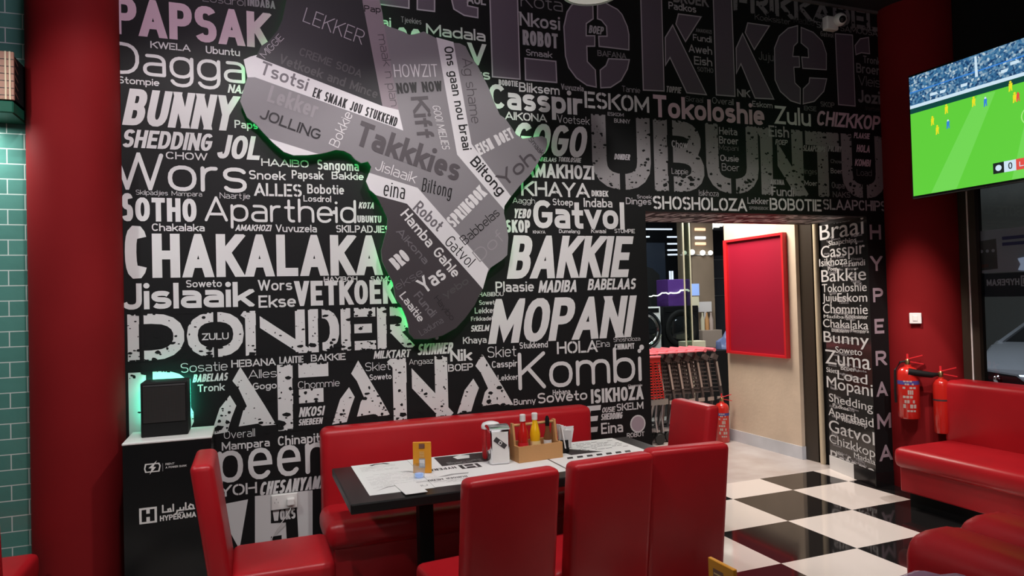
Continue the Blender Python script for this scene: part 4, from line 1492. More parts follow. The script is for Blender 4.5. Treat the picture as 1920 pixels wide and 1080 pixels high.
# orange table card
t = thing('tent_card', 'upright orange table card standing on the placemat near the small glass', 'sign', (.812, -.815, Z + .002), math.radians(-24))
bm = new()
box(bm, -.047, .047, -.006, .006, 0, .158, .002, 1)
obj('card', bm, 'amber_card', t)
bm = new()
sl = ['label_cream']
p = Paint((0, -.006, 0), (1, 0, 0), (0, 0, 1), (0, -1, 0))
p.add([(-.016, .028), (.016, .028), (.016, .075), (-.016, .075)], 'ink_grey', 1)
p.add([(-.013, .034), (.013, .034), (.013, .069), (-.013, .069)], 'paper', 2)
for k in range(4):
    p.add([(-.012, .082 + .008 * k), (.012, .082 + .008 * k), (.012, .085 + .008 * k), (-.012, .085 + .008 * k)], 'label_cream', 1)
p.add([(-.015, .126), (.015, .126), (.015, .15), (-.015, .15)], 'bronze', 1)
p.flush(bm, sl)
obj('print', bm, sl, t)

# small glass
t = thing('small_glass', 'small clear glass with something blue, beside the orange table card', 'glass', (.775, -.90, Z + .002))
bm = new()
lathe(bm, [(.028, 0), (.031, .065), (.029, .065), (.026, .004)], 20, cap=False)
bmesh.ops.contextual_create(bm, geom=[])
obj('bowl', bm, 'clear_glass', t, 40)
bm = new()
lathe(bm, [(.02, .004), (.022, .02)], 16)
obj('blue_sweets', bm, 'screen_blue', t)

# napkin dispenser
t = thing('napkin_dispenser', 'chrome napkin dispenser with a black diagonal label on its white face', 'napkin holder', (1.238, -.77, Z + .002), math.radians(-6))
bm = new()
box(bm, -.053, .053, -.06, .06, 0, .185, .008, 2)
obj('case', bm, 'chrome', t, 40)
bm = new()
prism(bm, [(-.06 + 0, .183)] + [(-.062 * math.cos(math.pi * k / 8), .183 + .02 * math.sin(math.pi * k / 8)) for k in range(1, 8)] + [(.06, .183)], 'x', -.055, .055)
obj('lid', bm, 'chrome', t, 40)
bm = new()
box(bm, -.044, .044, -.063, -.058, .012, .172)
sl = ['white_plastic']
p = Paint((0, -.063, 0), (1, 0, 0), (0, 0, 1), (0, -1, 0))
c, s2 = math.cos(-.68), math.sin(-.68)
p.add([(-.0 + a * c - b2 * s2, .115 + a * s2 + b2 * c) for a, b2 in ((-.038, -.013), (.038, -.013), (.038, .013), (-.038, .013))], 'ink', 1)
p.add([(a * c - b2 * s2, .115 + a * s2 + b2 * c) for a, b2 in ((-.009, -.009), (.009, -.009), (.009, .009), (-.009, .009))], 'paper', 2)
p.add([(a * c - b2 * s2, .115 + a * s2 + b2 * c) for a, b2 in ((-.005, -.005), (.005, -.005), (.005, .005), (-.005, .005))], 'ink', 3)
p.flush(bm, sl)
obj('face_panel', bm, sl, t)

# canister behind the dispenser
t = thing('sauce_canister', 'red canister with a round white lid behind the chrome napkin dispenser', 'canister', (1.24, -.655, Z + .002))
bm = new()
lathe(bm, [(.047, 0), (.05, .01), (.05, .165)], 24)
obj('body', bm, 'red_plastic', t, 40)
bm = new()
lathe(bm, [(.053, .165), (.053, .18), (.045, .194), (.02, .202), (.002, .203)], 24)
obj('lid', bm, 'white_gloss', t, 50)

# wooden caddy
t = thing('condiment_caddy', 'wooden condiment caddy with a bar handle holding the sauce bottles', 'caddy', (1.455, -.755, Z + .002), math.radians(5))
bm = new()
box(bm, -.135, .135, -.085, -.073, 0, .085)
obj('front_board', bm, 'wood', t)
bm = new()
box(bm, -.135, .135, .073, .085, 0, .085)
obj('back_board', bm, 'wood', t)
bm = new()
box(bm, -.135, .135, -.073, .073, 0, .008)
obj('bottom', bm, 'wood', t)
for sx in (-1, 1):
    bm = new()
    box(bm, sx * .129 - .006, sx * .129 + .006, -.073, .073, .008, .085)
    prism(bm, [(-.03, .085), (.03, .085), (.012, .2), (-.012, .2)], 'x', sx * .129 - .006, sx * .129 + .006)
    obj('side_board', bm, 'wood', t)
bm = new()
tube(bm, [(-.135, 0, .187), (.135, 0, .187)], .008, 10)
obj('handle', bm, 'wood', t, 40)


def sauce_bottle(name, label, x, y, m, capm, lab, h=.235):
    t = thing(name, label, 'bottle', (x, y, Z + .0105), group='bottles in the wooden caddy')
    bm = new()
    k = h / .235
    lathe(bm, [(.024, 0), (.03, .006), (.031, .06), (.027, .09), (.03, .12), (.022, .16), (.015, .185), (.0135, .2)] if k > .99 else [(.02, 0), (.022, .005), (.022, .1), (.012, .14), (.011, .16)], 24)
    obj('body', bm, m, t, 50)
    bm = new()
    if k > .99:
        lathe(bm, [(.016, .2), (.0165, .235), (.012, .238)], 20)
    else:
        lathe(bm, [(.012, .16), (.012, .2), (.006, .215)], 16)
    obj('cap', bm, capm, t, 40)
    bm = new()
    if k > .99:
        lathe(bm, [(.0318, .03), (.0318, .058), (.0284, .085)], 24, cap=False)
    else:
        lathe(bm, [(.0226, .03), (.0226, .085)], 20, cap=False)
    obj('bottle_label', bm, lab, t, 50)


sauce_bottle('ketchup_bottle', 'red ketchup bottle with white cap in the wooden caddy', 1.385, -.775, 'ketchup', 'white_plastic', 'red_plastic')
sauce_bottle('mustard_bottle', 'yellow mustard bottle with white cap in the wooden caddy', 1.462, -.76, 'mustard', 'white_plastic', 'label_cream')
sauce_bottle('vinegar_bottle', 'slim dark vinegar bottle with black cap in the wooden caddy', 1.535, -.765, 'oil', 'black_gloss', 'paper', .2)

t = thing('sachet_cup', 'black cup full of white sachets right of the wooden caddy', 'cup', (1.655, -.72, Z + .002))
bm = new()
lathe(bm, [(.028, 0), (.034, .075), (.031, .075), (.025, .006)], 20, cap=False)
lathe(bm, [(.026, .002), (.026, .006)], 20)
obj('cup', bm, 'black_matte', t, 40)
for k in range(8):
    bm = new()
    a = k * .9
    x, y = .016 * math.cos(a), .016 * math.sin(a)
    box(bm, x - .026, x + .026, y - .003, y + .003, .03, .13 + .014 * (k % 3), top=(1.3 * x, 1.3 * y))
    bmesh.ops.rotate(bm, verts=bm.verts, cent=(x, y, .05), matrix=Matrix.Rotation(a, 3, 'Z'))
    obj('sachet', bm, 'paper', t)

# foreground table and its card
t = thing('table_corner', 'dark table below the frame that carries the near orange card', 'table', (.68, -3.02, 0))
bm = new()
box(bm, -.6, .6, -.35, .35, .695, .74, .005, 2)
obj('tabletop', bm, 'black_wood', t)
bm = new()
box(bm, -.04, .04, -.04, .04, .03, .695)
obj('leg', bm, 'black_matte', t)
bm = new()
box(bm, -.3, .3, -.3, .3, 0, .03)
obj('foot', bm, 'black_matte', t)
t = thing('tent_card', 'orange card cut off by the bottom edge of the photo, in the near foreground', 'sign', (1.18, -2.752, .74), math.radians(-88))
bm = new()
box(bm, -.053, .053, -.006, .006, 0, .158, .002, 1)
obj('card', bm, 'amber_card', t)
bm = new()
sl = ['bronze']
p = Paint((0, -.006, 0), (1, 0, 0), (0, 0, 1), (0, -1, 0))
p.add([(-.03, .112), (.012, .112), (.012, .136), (-.03, .136)], 'bronze', 1)
p.add([(-.026, .122), (.008, .122), (.008, .126), (-.026, .126)], 'label_cream', 2)
p.add([(-.02, .02), (.02, .02), (.02, .10), (-.02, .10)], 'label_cream', 1)
p.flush(bm, sl)
obj('print', bm, sl, t)

# ------------------------------------------------------------------ power bank kiosk
t = thing('power_bank_kiosk', 'black advertising kiosk with white letters and a pale top between column and chair', 'kiosk', (-.405, -.19, 0))
bm = new()
sl = ['black_gloss']
box(bm, -.205, .205, -.17, .17, 0, .945)
p = Paint((0, -.17, 0), (1, 0, 0), (0, 0, 1), (0, -1, 0))
# camera-battery emblem with a lightning bolt
for rr, m, l2 in ((.0, 'white_plastic', 1), (.006, 'black_gloss', 2)):
    p.add([(-.105 + rr, .80 + rr), (-.04 - rr, .80 + rr), (-.034 - rr, .83), (-.04 - rr, .845 - rr), (-.105 + rr, .845 - rr), (-.11 + rr, .82)], m, l2)
p.add([(-.085, .79), (-.055, .825), (-.068, .827), (-.05, .858), (-.09, .822), (-.075, .82)], 'white_plastic', 3)
p.add([(-.026, .80), (-.024, .80), (-.024, .84), (-.026, .84)], 'ink_grey', 1)
p.text('RENT', 'b', 'white_plastic', -.012, .829, .042, .010)
p.text('A POWER BANK', 'b', 'white_plastic', -.012, .812, .098, .010)
# square H emblem and shop name
p.add([(-.135, .545), (-.055, .545), (-.055, .625), (-.135, .625)], 'white_plastic', 1)
p.add([(-.124, .555), (-.103, .555), (-.103, .578), (-.087, .578), (-.087, .555), (-.066, .555), (-.066, .615), (-.087, .615), (-.087, .594), (-.103, .594), (-.103, .615), (-.124, .615)], 'black_gloss', 2)
p.text('HYPERAMA', 'h', 'white_plastic', -.042, .548, .168, .028)
# arabic form of the name, drawn stroke by stroke (right to left)
def ar(pts, th=.0075):
    o2 = []
    ribbon(pts, th, -9, 9, 1, o2)
    for q in o2:
        if len(q) > 2:
            p.add(q, 'white_plastic', 1)
bx, bz = -.03, .592
ar([(bx + .148, bz), (bx + .13, bz), (bx + .122, bz + .012), (bx + .13, bz + .024), (bx + .142, bz + .018), (bx + .145, bz)])
ar([(bx + .132, bz + .004), (bx + .118, bz), (bx + .108, bz), (bx + .108, bz + .034)])
ar([(bx + .098, bz + .012), (bx + .098, bz), (bx + .082, bz), (bx + .082, bz + .012)])
ar([(bx + .082, bz), (bx + .068, bz), (bx + .066, bz - .012), (bx + .056, bz - .018)])
ar([(bx + .05, bz), (bx + .05, bz + .034)])
ar([(bx + .04, bz), (bx + .028, bz), (bx + .026, bz + .012), (bx + .036, bz + .014), (bx + .04, bz)])
ar([(bx + .028, bz), (bx + .002, bz), (bx + .002, bz + .034)])
for q in (.094, .086):
    p.add(disc(bx + q, bz - .012, .0035, 8), 'white_plastic', 1)
p.add(disc(bx + .078, bz - .012, .0035, 8), 'white_plastic', 1)
p.flush(bm, sl)
obj('body', bm, sl, t)
bm = new()
box(bm, -.208, .208, -.173, .173, .945, .957, .003, 1)
obj('top_plate', bm, 'white_plastic', t)

t = thing('power_bank_station', 'black mesh-fronted cabinet on the kiosk with a teal glow on the wall behind', 'cabinet', (-.43, -.14, .957))
bm = new()
box(bm, -.112, .112, -.1, .09, 0, .285, .006, 2)
obj('case', bm, 'black_matte', t)
bm = new()
box(bm, -.1, .1, -.1035, -.099, .075, .262)
obj('mesh_front', bm, 'mesh_screen', t)
bm = new()
box(bm, -.1, .1, -.103, -.099, .264, .272)
obj('trim_bar', bm, 'steel', t)
bm = new()
box(bm, .095, .111, .09, .1, .06, .275)
box(bm, -.111, -.095, .09, .1, .06, .275)
box(bm, -.095, .095, .09, .1, .26, .275)
obj('light_strip', bm, 'teal_led', t)

# ------------------------------------------------------------------ wall fittings
t = thing('wall_socket', 'white double wall socket with a plug and cord low on the lettered wall', 'socket', (.17, -.001, .478))
bm = new()
box(bm, -.073, .073, -.012, 0, -.043, .043, .003, 2)
sl = ['white_plastic', 'ink_grey']
for a, b2 in ((-.055, .0), (-.035, .0), (-.045, .018)):
    box(bm, a - .002, a + .002, -.0126, -.011, b2 - .004, b2 + .004, mi=1)
obj('plate', bm, sl, t)
bm = new()
box(bm, .012, .055, -.045, -.012, -.02, .022, .006, 2)
pg = obj('plug', bm, 'white_plastic', t)
bm = new()
tube(bm, [(.035, -.035, -.02), (.03, -.035, -.045), (.0, -.03, -.09), (-.045, -.02, -.15), (-.075, -.02, -.2), (-.08, -.015, -.44)], .003, 6)
obj('cord', bm, 'white_plastic', pg)

t = thing('light_switch', 'square white light switch on the round red column', 'switch', (4.988, -.264, 1.392), math.radians(-63))
bm = new()
box(bm, -.043, .043, -.012, .002, -.043, .043, .004, 2)
obj('plate', bm, 'white_plastic', t)
bm = new()
box(bm, -.017, .017, -.016, -.012, -.022, .022, .002, 1)
obj('rocker', bm, 'white_plastic', t)


def extinguisher(name, label, loc, rz, r, h, kind):
    t = thing(name, label, 'fire extinguisher', loc, rz)
    bm = new()
    lathe(bm, [(r * .9, 0), (r, .012), (r, h - r * .8), (r * .93, h - r * .45), (r * .7, h - r * .15), (r * .35, h), (r * .3, h + .015)], 28)
    obj('cylinder', bm, 'red_paint', t, 50)
    bm = new()
    lathe(bm, [(.018, h + .012), (.02, h + .045), (.012, h + .06)], 14)
    obj('valve', bm, 'brass', t, 40)
    bm = new()
    bar(bm, (-.015, 0, h + .055), (.105, 0, h + .09), .018, .006)
    bar(bm, (0, 0, h + .06), (0, 0, h + .1), .014, .01)
    obj('lever', bm, 'red_plastic', t)
    bm = new()
    bar(bm, (.0, 0, h + .042), (.11, 0, h + .02), .018, .006)
    obj('carry_handle', bm, 'red_plastic', t)
    bm = new()
    if kind == 'powder':
        tube(bm, [(-.018, 0, h + .04), (-.05, 0, h + .035), (-r - .012, 0, h - .03), (-r - .016, 0, h - .2), (-r - .014, 0, .12)], .009, 8)
    else:
        tube(bm, [(-.018, 0, h + .035), (-.06, -.03, h + .03), (-.22, -.045, h + .055)], [.012, .022, .028], 12)
    obj('hose', bm, 'black_matte', t, 40)
    bm = new()
    sl = ['blue_band']
    a0 = -math.pi / 2
    if kind == 'powder':
        lathe(bm, [(r + .001, h - r - .06), (r + .001, h - r - .03)], 28, cap=False)
        for k, (z0, z1, w) in enumerate(((.30, .312, .8), (.275, .29, .6), (.245, .262, .9), (.2, .235, .5), (.17, .19, .9), (.13, .155, .7), (.09, .12, .9), (.06, .075, .8))):
            for j in range(4):
                if (k + j) % 4 == 3:
                    continue
                aa, ab2 = a0 - .7 * w + j * .35 * w, a0 - .7 * w + (j * .35 + .28) * w
                vs = [bm.verts.new(((r + .0015) * math.cos(q), (r + .0015) * math.sin(q), zz * h / .42)) for q, zz in ((aa, z0), (ab2, z0), (ab2, z1), (aa, z1))]
                f = bm.faces.new(vs)
                f.material_index = 1
        sl = ['blue_band', 'cart_beige']
    else:
        lathe(bm, [(r + .001, h * .60), (r + .001, h * .63)], 28, cap=False)
        sl = ['ink']
    obj('band_label', bm, sl, t)
    bm = new()
    if loc[2] > .1:
        box(bm, -.02, .02, .0, r + .02, h * .55, h * .6)
        obj('bracket', bm, 'black_matte', t)
    return t


extinguisher('fire_extinguisher', 'wide red fire extinguisher with white print, hung at the left of the column', (4.905, -.245, .60), math.radians(-45), .078, .41, 'powder')
extinguisher('fire_extinguisher', 'slim red fire extinguisher with black horn, hung right of the wider one', (5.035, -.425, .50), math.radians(-50), .058, .42, 'gas')
extinguisher('fire_extinguisher', 'red fire extinguisher standing on the lobby floor beside the carts', (4.86, 2.06, 0), math.radians(-30), .075, .43, 'powder')

# security camera
t = thing('security_camera', 'small white security camera high on the wall near the ceiling corner', 'camera', (4.46, 0, 3.80))
bm = new()
box(bm, -.07, .05, -.06, 0, -.06, .05, .012, 3)
obj('mount', bm, 'white_plastic', t, 40)
bm = new()
bmesh.ops.create_uvsphere(bm, u_segments=20, v_segments=14, radius=.052)
obj('eyeball', bm, 'white_plastic', t, 60, (.045, -.075, .02))
bm = new()
bmesh.ops.create_uvsphere(bm, u_segments=16, v_segments=10, radius=.03)
obj('lens', bm, 'black_gloss', t, 60, (.035, -.105, .01))

# pendant lamp
t = thing('pendant_lamp', 'round pendant lamp cut by the top edge above the giant letters', 'lamp', (1.765, -1.0, 3.262))
bm = new()
lathe(bm, [(.16, .012), (.165, .02), (.12, .12), (.05, .2), (.02, .24), (.02, .26)], 40, cap=False)
obj('shade', bm, 'lamp_shade', t, 50)
bm = new()
lathe(bm, [(.002, 0), (.09, .004), (.15, .018), (.158, .03)], 40, cap=False)
obj('diffuser', bm, 'lamp_glow', t, 50)
bm = new()
tube(bm, [(0, 0, .25), (0, 0, CEIL - 3.262)], .006, 8)
obj('cord', bm, 'black_matte', t)

# wooden lantern box on the tiled wall
t = thing('wall_lantern', 'brown box lantern with slatted side high on the green tiles', 'lamp', (-1.4, -.14, 2.62))
bm = new()
box(bm, -.32, .325, -.11, -.095, .065, .305, .002, 1)
obj('front_board', bm, 'wood_dark', t)
bm = new()
box(bm, -.32, .318, -.095, .13, .075, .295)
sl = ['black_matte']
p = Paint((.318, 0, 0), (0, 1, 0), (0, 0, 1), (1, 0, 0))
for k in range(5):
    z = .09 + k * .042
    p.add([(-.07, z + .02), (-.02, z), (-.015, z + .006), (-.065, z + .028)], 'bronze', 1)
p.flush(bm, sl)
obj('slatted_side', bm, sl, t)
bm = new()
for x in (.288, .306):
    box(bm, x, x + .007, -.114, -.109, .065, .305)
obj('edge_trim', bm, 'cream_pipe', t)
bm = new()
for k in range(6):
    box(bm, .25, .326, -.1115, -.109, .085 + k * .036, .088 + k * .036)
obj('dark_slits', bm, 'ink', t)
bm = new()
box(bm, -.32, .32, -.105, .13, .0, .062, .006, 1)
obj('base_tray', bm, 'bottle_green', t)
light('lantern_bulb', 'AREA', (-1.36, -.13, 2.60), 6, (0.9, 1, 0.95), (-1.38, -.08, 1.5), .16)

# television
TX = 4.55
t = thing('television', 'wall mounted television showing a football match at the upper right', 'television', (TX, -1.42, 2.3))
bm = new()
box(bm, .006, .055, -.785, .795, -.016, .89, .004, 1)
obj('casing', bm, 'black_gloss', t)
bm = new()
sl = ['tv_green']
HS, WS = .87, 1.555
box(bm, 0, .006, .78 - WS, .78, .004, .874)
p = Paint((0, .78, .004), (0, -1, 0), (0, 0, 1), (-1, 0, 0))
p.add([(0, .635), (WS, .63), (WS, HS), (0, HS)], 'tv_crowd', 1)
p.add([(0, .635), (WS, .63), (WS, .655), (0, .66)], 'tv_white', 2)
p.add([(0, .60), (WS, .595), (WS, .632), (0, .637)], 'tv_dark', 2)
p.add([(.14, .0), (.33, 0), (.62, .59), (.5, .595)], 'tv_green_light', 1)
p.add([(.70, .0), (1.1, 0), (1.0, .595), (.86, .595)], 'tv_green_light', 1)
p.add([(0, .75), (WS, .76), (WS, .768), (0, .758)], 'tv_blue', 2)
p.add([(.49, .72), (.51, .72), (.505, .86), (.49, .86)], 'tv_white', 2)
rt = random.Random(9)
for k in range(12):
    x, z = rt.uniform(.02, 1.4), rt.uniform(.67, .73)
    p.add([(x, z), (x + rt.uniform(.03, .08), z), (x + .05, z + .02), (x, z + .02)], 'tv_white', 2)
def player(y, z, m, s=1.0):
    x = -.64 - y + .003
    zz = z - 2.304
    p.add(disc(x, zz + .022 * s, .007 * s, 8), 'tv_white' if m == 'tv_blue' else m, 3)
    p.add([(x - .011 * s, zz - .008), (x + .009 * s, zz - .008), (x + .012 * s, zz + .016), (x - .009 * s, zz + .016)], m, 3)
    p.add([(x - .012 * s, zz - .036), (x - .004, zz - .034), (x + .002, zz - .008), (x - .010, zz - .008)], m, 3)
    p.add([(x + .004, zz - .032), (x + .011, zz - .034), (x + .009, zz - .008), (x + .001, zz - .008)], m, 3)
for y, z in ((-.81, 2.816), (-.844, 2.744), (-.917, 2.871), (-1.111, 2.869), (-1.352, 2.90), (-1.375, 2.822), (-1.7, 2.75), (-1.9, 2.6)):
    player(y, z, 'tv_yellow', 1.1)
for y, z in ((-.925, 2.765), (-1.189, 2.847), (-1.6, 2.85)):
    player(y, z, 'tv_blue')
player(-1.395, 2.822, 'tv_red', .9)
cc = (.64 + .30, .40)
for k in range(40):
    a, b2 = 6.2832 * k / 40, 6.2832 * (k + 1) / 40
    p.add([(cc[0] + q * 1.35 * math.cos(w2), cc[1] - .02 + q * .75 * math.sin(w2)) for q, w2 in ((.12, a), (.12, b2), (.126, b2), (.126, a))], 'tv_line', 2)
p.add([(.585, .055), (.655, .055), (.655, .125), (.585, .125)], 'tv_black', 3)
p.add(disc(.62, .09, .02, 14), 'tv_white', 4)
p.add([(.655, .055), (.73, .055), (.73, .125), (.655, .125)], 'tv_white', 3)
p.text('0', 'b', 'tv_black', .682, .07, .025, .04, layer=4) if '0' in GLY else p.text('O', 'b', 'tv_black', .682, .07, .025, .042, layer=4)
p.add([(.73, .055), (1.0, .055), (1.0, .125), (.73, .125)], 'tv_red', 3)
p.text('LAS', 'b', 'tv_white', .75, .075, .09, .03, layer=4)
p.flush(bm, sl, .0003, .0004)
obj('screen', bm, sl, t)
bm = new()
box(bm, .055, .10, -.2, .2, .3, .6)
bar(bm, (.09, 0, .45), (.75, 0, .45), .06, .06)
obj('wall_bracket', bm, 'black_matte', t)

# posters stuck on the outside of the window, seen from behind
t = thing('window_poster', 'reversed black shop banner stuck on the window, letters mirrored', 'poster', (5.352, -1.1, 1.55))
bm = new()
box(bm, 0, .003, -.9, .545, 0, .18)
sl = ['navy']
p = Paint((0, .545, 0), (0, -1, 0), (0, 0, 1), (-1, 0, 0))
ps, gs = word('HYPERAM', 'h', .245, .05)
for q in ps:
    p.add([(.285 - a, .055 + b2 - .10 * 0 + .03) for a, b2 in q], 'poster_letter', 1)
p.add([(.295, .075), (.365, .075), (.365, .155), (.295, .155)], 'poster_letter', 1)
p.add([(.305, .085), (.355, .085), (.355, .145), (.305, .145)], 'navy', 2)
p.text('H', 'h', 'poster_letter', .31, .092, .038, .046, layer=3)
p.flush(bm, sl)
obj('sheet', bm, sl, t)
t = thing('window_poster', 'pale advert with a dark product picture on the window above the mirrored banner', 'poster', (5.352, -1.1, 1.735))
bm = new()
box(bm, 0, .003, -.9, .575, 0, .33)
sl = ['poster_grey']
p = Paint((0, .575, 0), (0, -1, 0), (0, 0, 1), (-1, 0, 0))
p.add([(.02, .02), (.16, .03), (.155, .26), (.02, .25)], 'poster_dark', 1)
for k in range(3):
    p.add(disc(.04 + k * .045, .17, .013, 10), 'poster_letter', 2)
p.add([(.03, .04), (.09, .045), (.09, .07), (.03, .065)], 'bronze', 2)
for k in range(2):
    p.add([(.2, .20 + k * .045), (.36, .20 + k * .045), (.36, .225 + k * .045), (.2, .225 + k * .045)], 'blue_band', 1)
p.flush(bm, sl)
obj('sheet', bm, sl, t)
t = thing('window_sticker', 'bright white starburst price sticker on the window advert', 'sticker', (5.347, -.93, 1.79))
bm = new()
sl = ['sticker']
st = [((.11 if k % 2 else .075) * math.cos(k * math.pi / 6), (.085 if k % 2 else .06) * math.sin(k * math.pi / 6)) for k in range(12)]
prism(bm, st, 'x', 0, .002)
p = Paint((0, 0, 0), (0, -1, 0), (0, 0, 1), (-1, 0, 0))
for k in range(3):
    p.add([(-.02, -.03 + k * .025), (.05, -.03 + k * .025), (.05, -.022 + k * .025), (-.02, -.022 + k * .025)], 'ink_grey', 1)
p.flush(bm, sl)
obj('sheet', bm, sl, t)

# ------------------------------------------------------------------ outside the window
bm = new()
box(bm, 5.45, 16, -9, 0.64, -.1, 0)
g = struct('trim_3', bm, 'dark_shop')
bm = new()
box(bm, 13, 13.1, -6, 9, 0, 5)
struct('wall_haze', bm, 'haze_grey')  # added wall: its lit grey stands for the room's reflection in the pane
t = thing('car', 'silver car parked outside the dark window behind the sofa', 'car', (8.57, .575, 0), math.radians(25))
bm = new()
body = [(-.9, .25), (-.95, .5), (-.86, .72), (-.62, .82), (.15, .98), (3.2, 1.0), (3.35, .8), (3.35, .25)]
prism(bm, body, 'y', -.9, .9)
bmesh.ops.bevel(bm, geom=bm.edges[:], offset=.05, segments=2, affect='EDGES')
obj('body', bm, 'car_paint', t, 45)
bm = new()
A = [bm.verts.new(v3) for v3 in ((.12, -.8, .96), (.12, .8, .96), (2.9, .8, .98), (2.9, -.8, .98))]
B = [bm.verts.new(v3) for v3 in ((.95, -.6, 1.2), (.95, .6, 1.2), (2.2, .6, 1.2), (2.2, -.6, 1.2))]
for k in range(4):
    bm.faces.new((A[k], A[(k + 1) % 4], B[(k + 1) % 4], B[k]))
bm.faces.new(B)
obj('windscreen', bm, 'car_glass', t)
bm = new()
box(bm, .95, 2.2, -.6, .6, 1.2, 1.23, .01, 2)
for s2 in (-1, 1):
    bar(bm, (.1, s2 * .8, .965), (.95, s2 * .6, 1.205), .05, .03)
obj('roof', bm, 'car_paint', t)
for s2 in (-1, 1):
    bm = new()
    prism(bm, [(s2 * .35, .56), (s2 * .8, .6), (s2 * .86, .74), (s2 * .5, .69)], 'x', -.97, -.6)
    hl = obj('headlight', bm, 'car_glass', t)
    bm = new()
    bmesh.ops.create_uvsphere(bm, u_segments=14, v_segments=8, radius=.06)
    obj('lens', bm, 'chrome', hl, 60, (-.93, s2 * .66, .645))
    for x in (-.15, 2.6):
        bm = new()
        lathe(bm, [(.1, -.1), (.3, -.1), (.32, -.06), (.32, .06), (.3, .1), (.1, .1)], 24)
        bmesh.ops.rotate(bm, verts=bm.verts, cent=(0, 0, 0), matrix=Matrix.Rotation(math.pi / 2, 3, 'X'))
        obj('wheel', bm, 'rubber', t, 40, (x, s2 * .83, .32))

# ------------------------------------------------------------------ lobby seen through the opening
bm = new()
box(bm, 5.0, 5.25, 1.03, 2.11, .1, 3.3)
struct('wall_lobby', bm, 'plaster')
bm = new()
box(bm, 4.99, 5.26, 1.02, 2.12, 0, .125)
struct('baseboard_lobby', bm, 'marble')
bm = new()
box(bm, 5.04, 5.3, .86, 1.025, 0, 2.9)
struct('door_1', bm, 'dark_door')
bm = new()
box(bm, 5.05, 5.35, .637, .86, 0, 2.9)
struct('trim_4', bm, 'black_matte')
bm = new()
lathe(bm, [(.022, 0.0), (.026, .02), (.026, 2.9)], 16, (5.035, .80, 0))
tag(obj('drain_pipe', bm, 'cream_pipe', None, 40), 'cream vertical pipe between the plaster wall and the lettered jamb', 'pipe')
bm = new()
box(bm, 2.4, 10, .637, 7.2, 3.3, 3.4)
struct('ceiling_lobby', bm, 'black_matte')
bm = new()
box(bm, 2.4, 11, 7.2, 7.3, 0, 3.4)
struct('wall_shop', bm, 'dark_shop')
bm = new()
box(bm, 2.35, 2.45, .25, 7.2, 0, 3.4)
struct('wall_passage', bm, 'dark_shop')
bm = new()
box(bm, 6.62, 7.03, 5.0, 5.4, 0, 3.3)
struct('column_shop', bm, 'brown_column')

# red framed board
t = thing('notice_board', 'blank red notice board in a bright red frame on the plaster wall', 'notice board', (5.0, 1.6, 1.6))
bm = new()
box(bm, -.03, -.001, -.44, .44, -.6, .6)
obj('panel', bm, 'red_plastic', t)
MATS['crimson'] = mat('crimson', (0.3, 0.007, 0.028), 0.45)
t.children[0].data.materials[0] = MATS['crimson']
bm = new()
for y0, y1, z0, z1 in ((-.46, .46, .6, .625), (-.46, .46, -.625, -.6), (-.46, -.435, -.6, .6), (.41, .46, -.6, .6)):
    box(bm, -.055, -.001, y0, y1, z0, z1)
obj('frame', bm, 'red_plastic', t)

# glass front of the shop
def pane(name, m, a, b2, z1):
    bm = new()
    d = (Vector(b2) - Vector(a)).normalized()
    nn = Vector((-d.y, d.x)) * .004
    prism(bm, [(a[0] + nn.x, a[1] + nn.y), (b2[0] + nn.x, b2[1] + nn.y), (b2[0] - nn.x, b2[1] - nn.y), (a[0] - nn.x, a[1] - nn.y)], 'z', 0, z1)
    return struct(name, bm, m)
g2 = pane('window_2', 'shop_glass', (2.5, 3.25), (5.24, 3.25), 3.3)
g3 = pane('window_3', 'green_glass', (5.24, 3.25), (5.4, 3.34), 3.3)
for wdw, x, y in ((g2, 5.24, 3.245), (g3, 5.4, 3.335)):
    bm = new()
    box(bm, x - .008, x + .008, y - .012, y, 0, 3.3)
    obj('glass_edge', bm, 'cream', wdw)

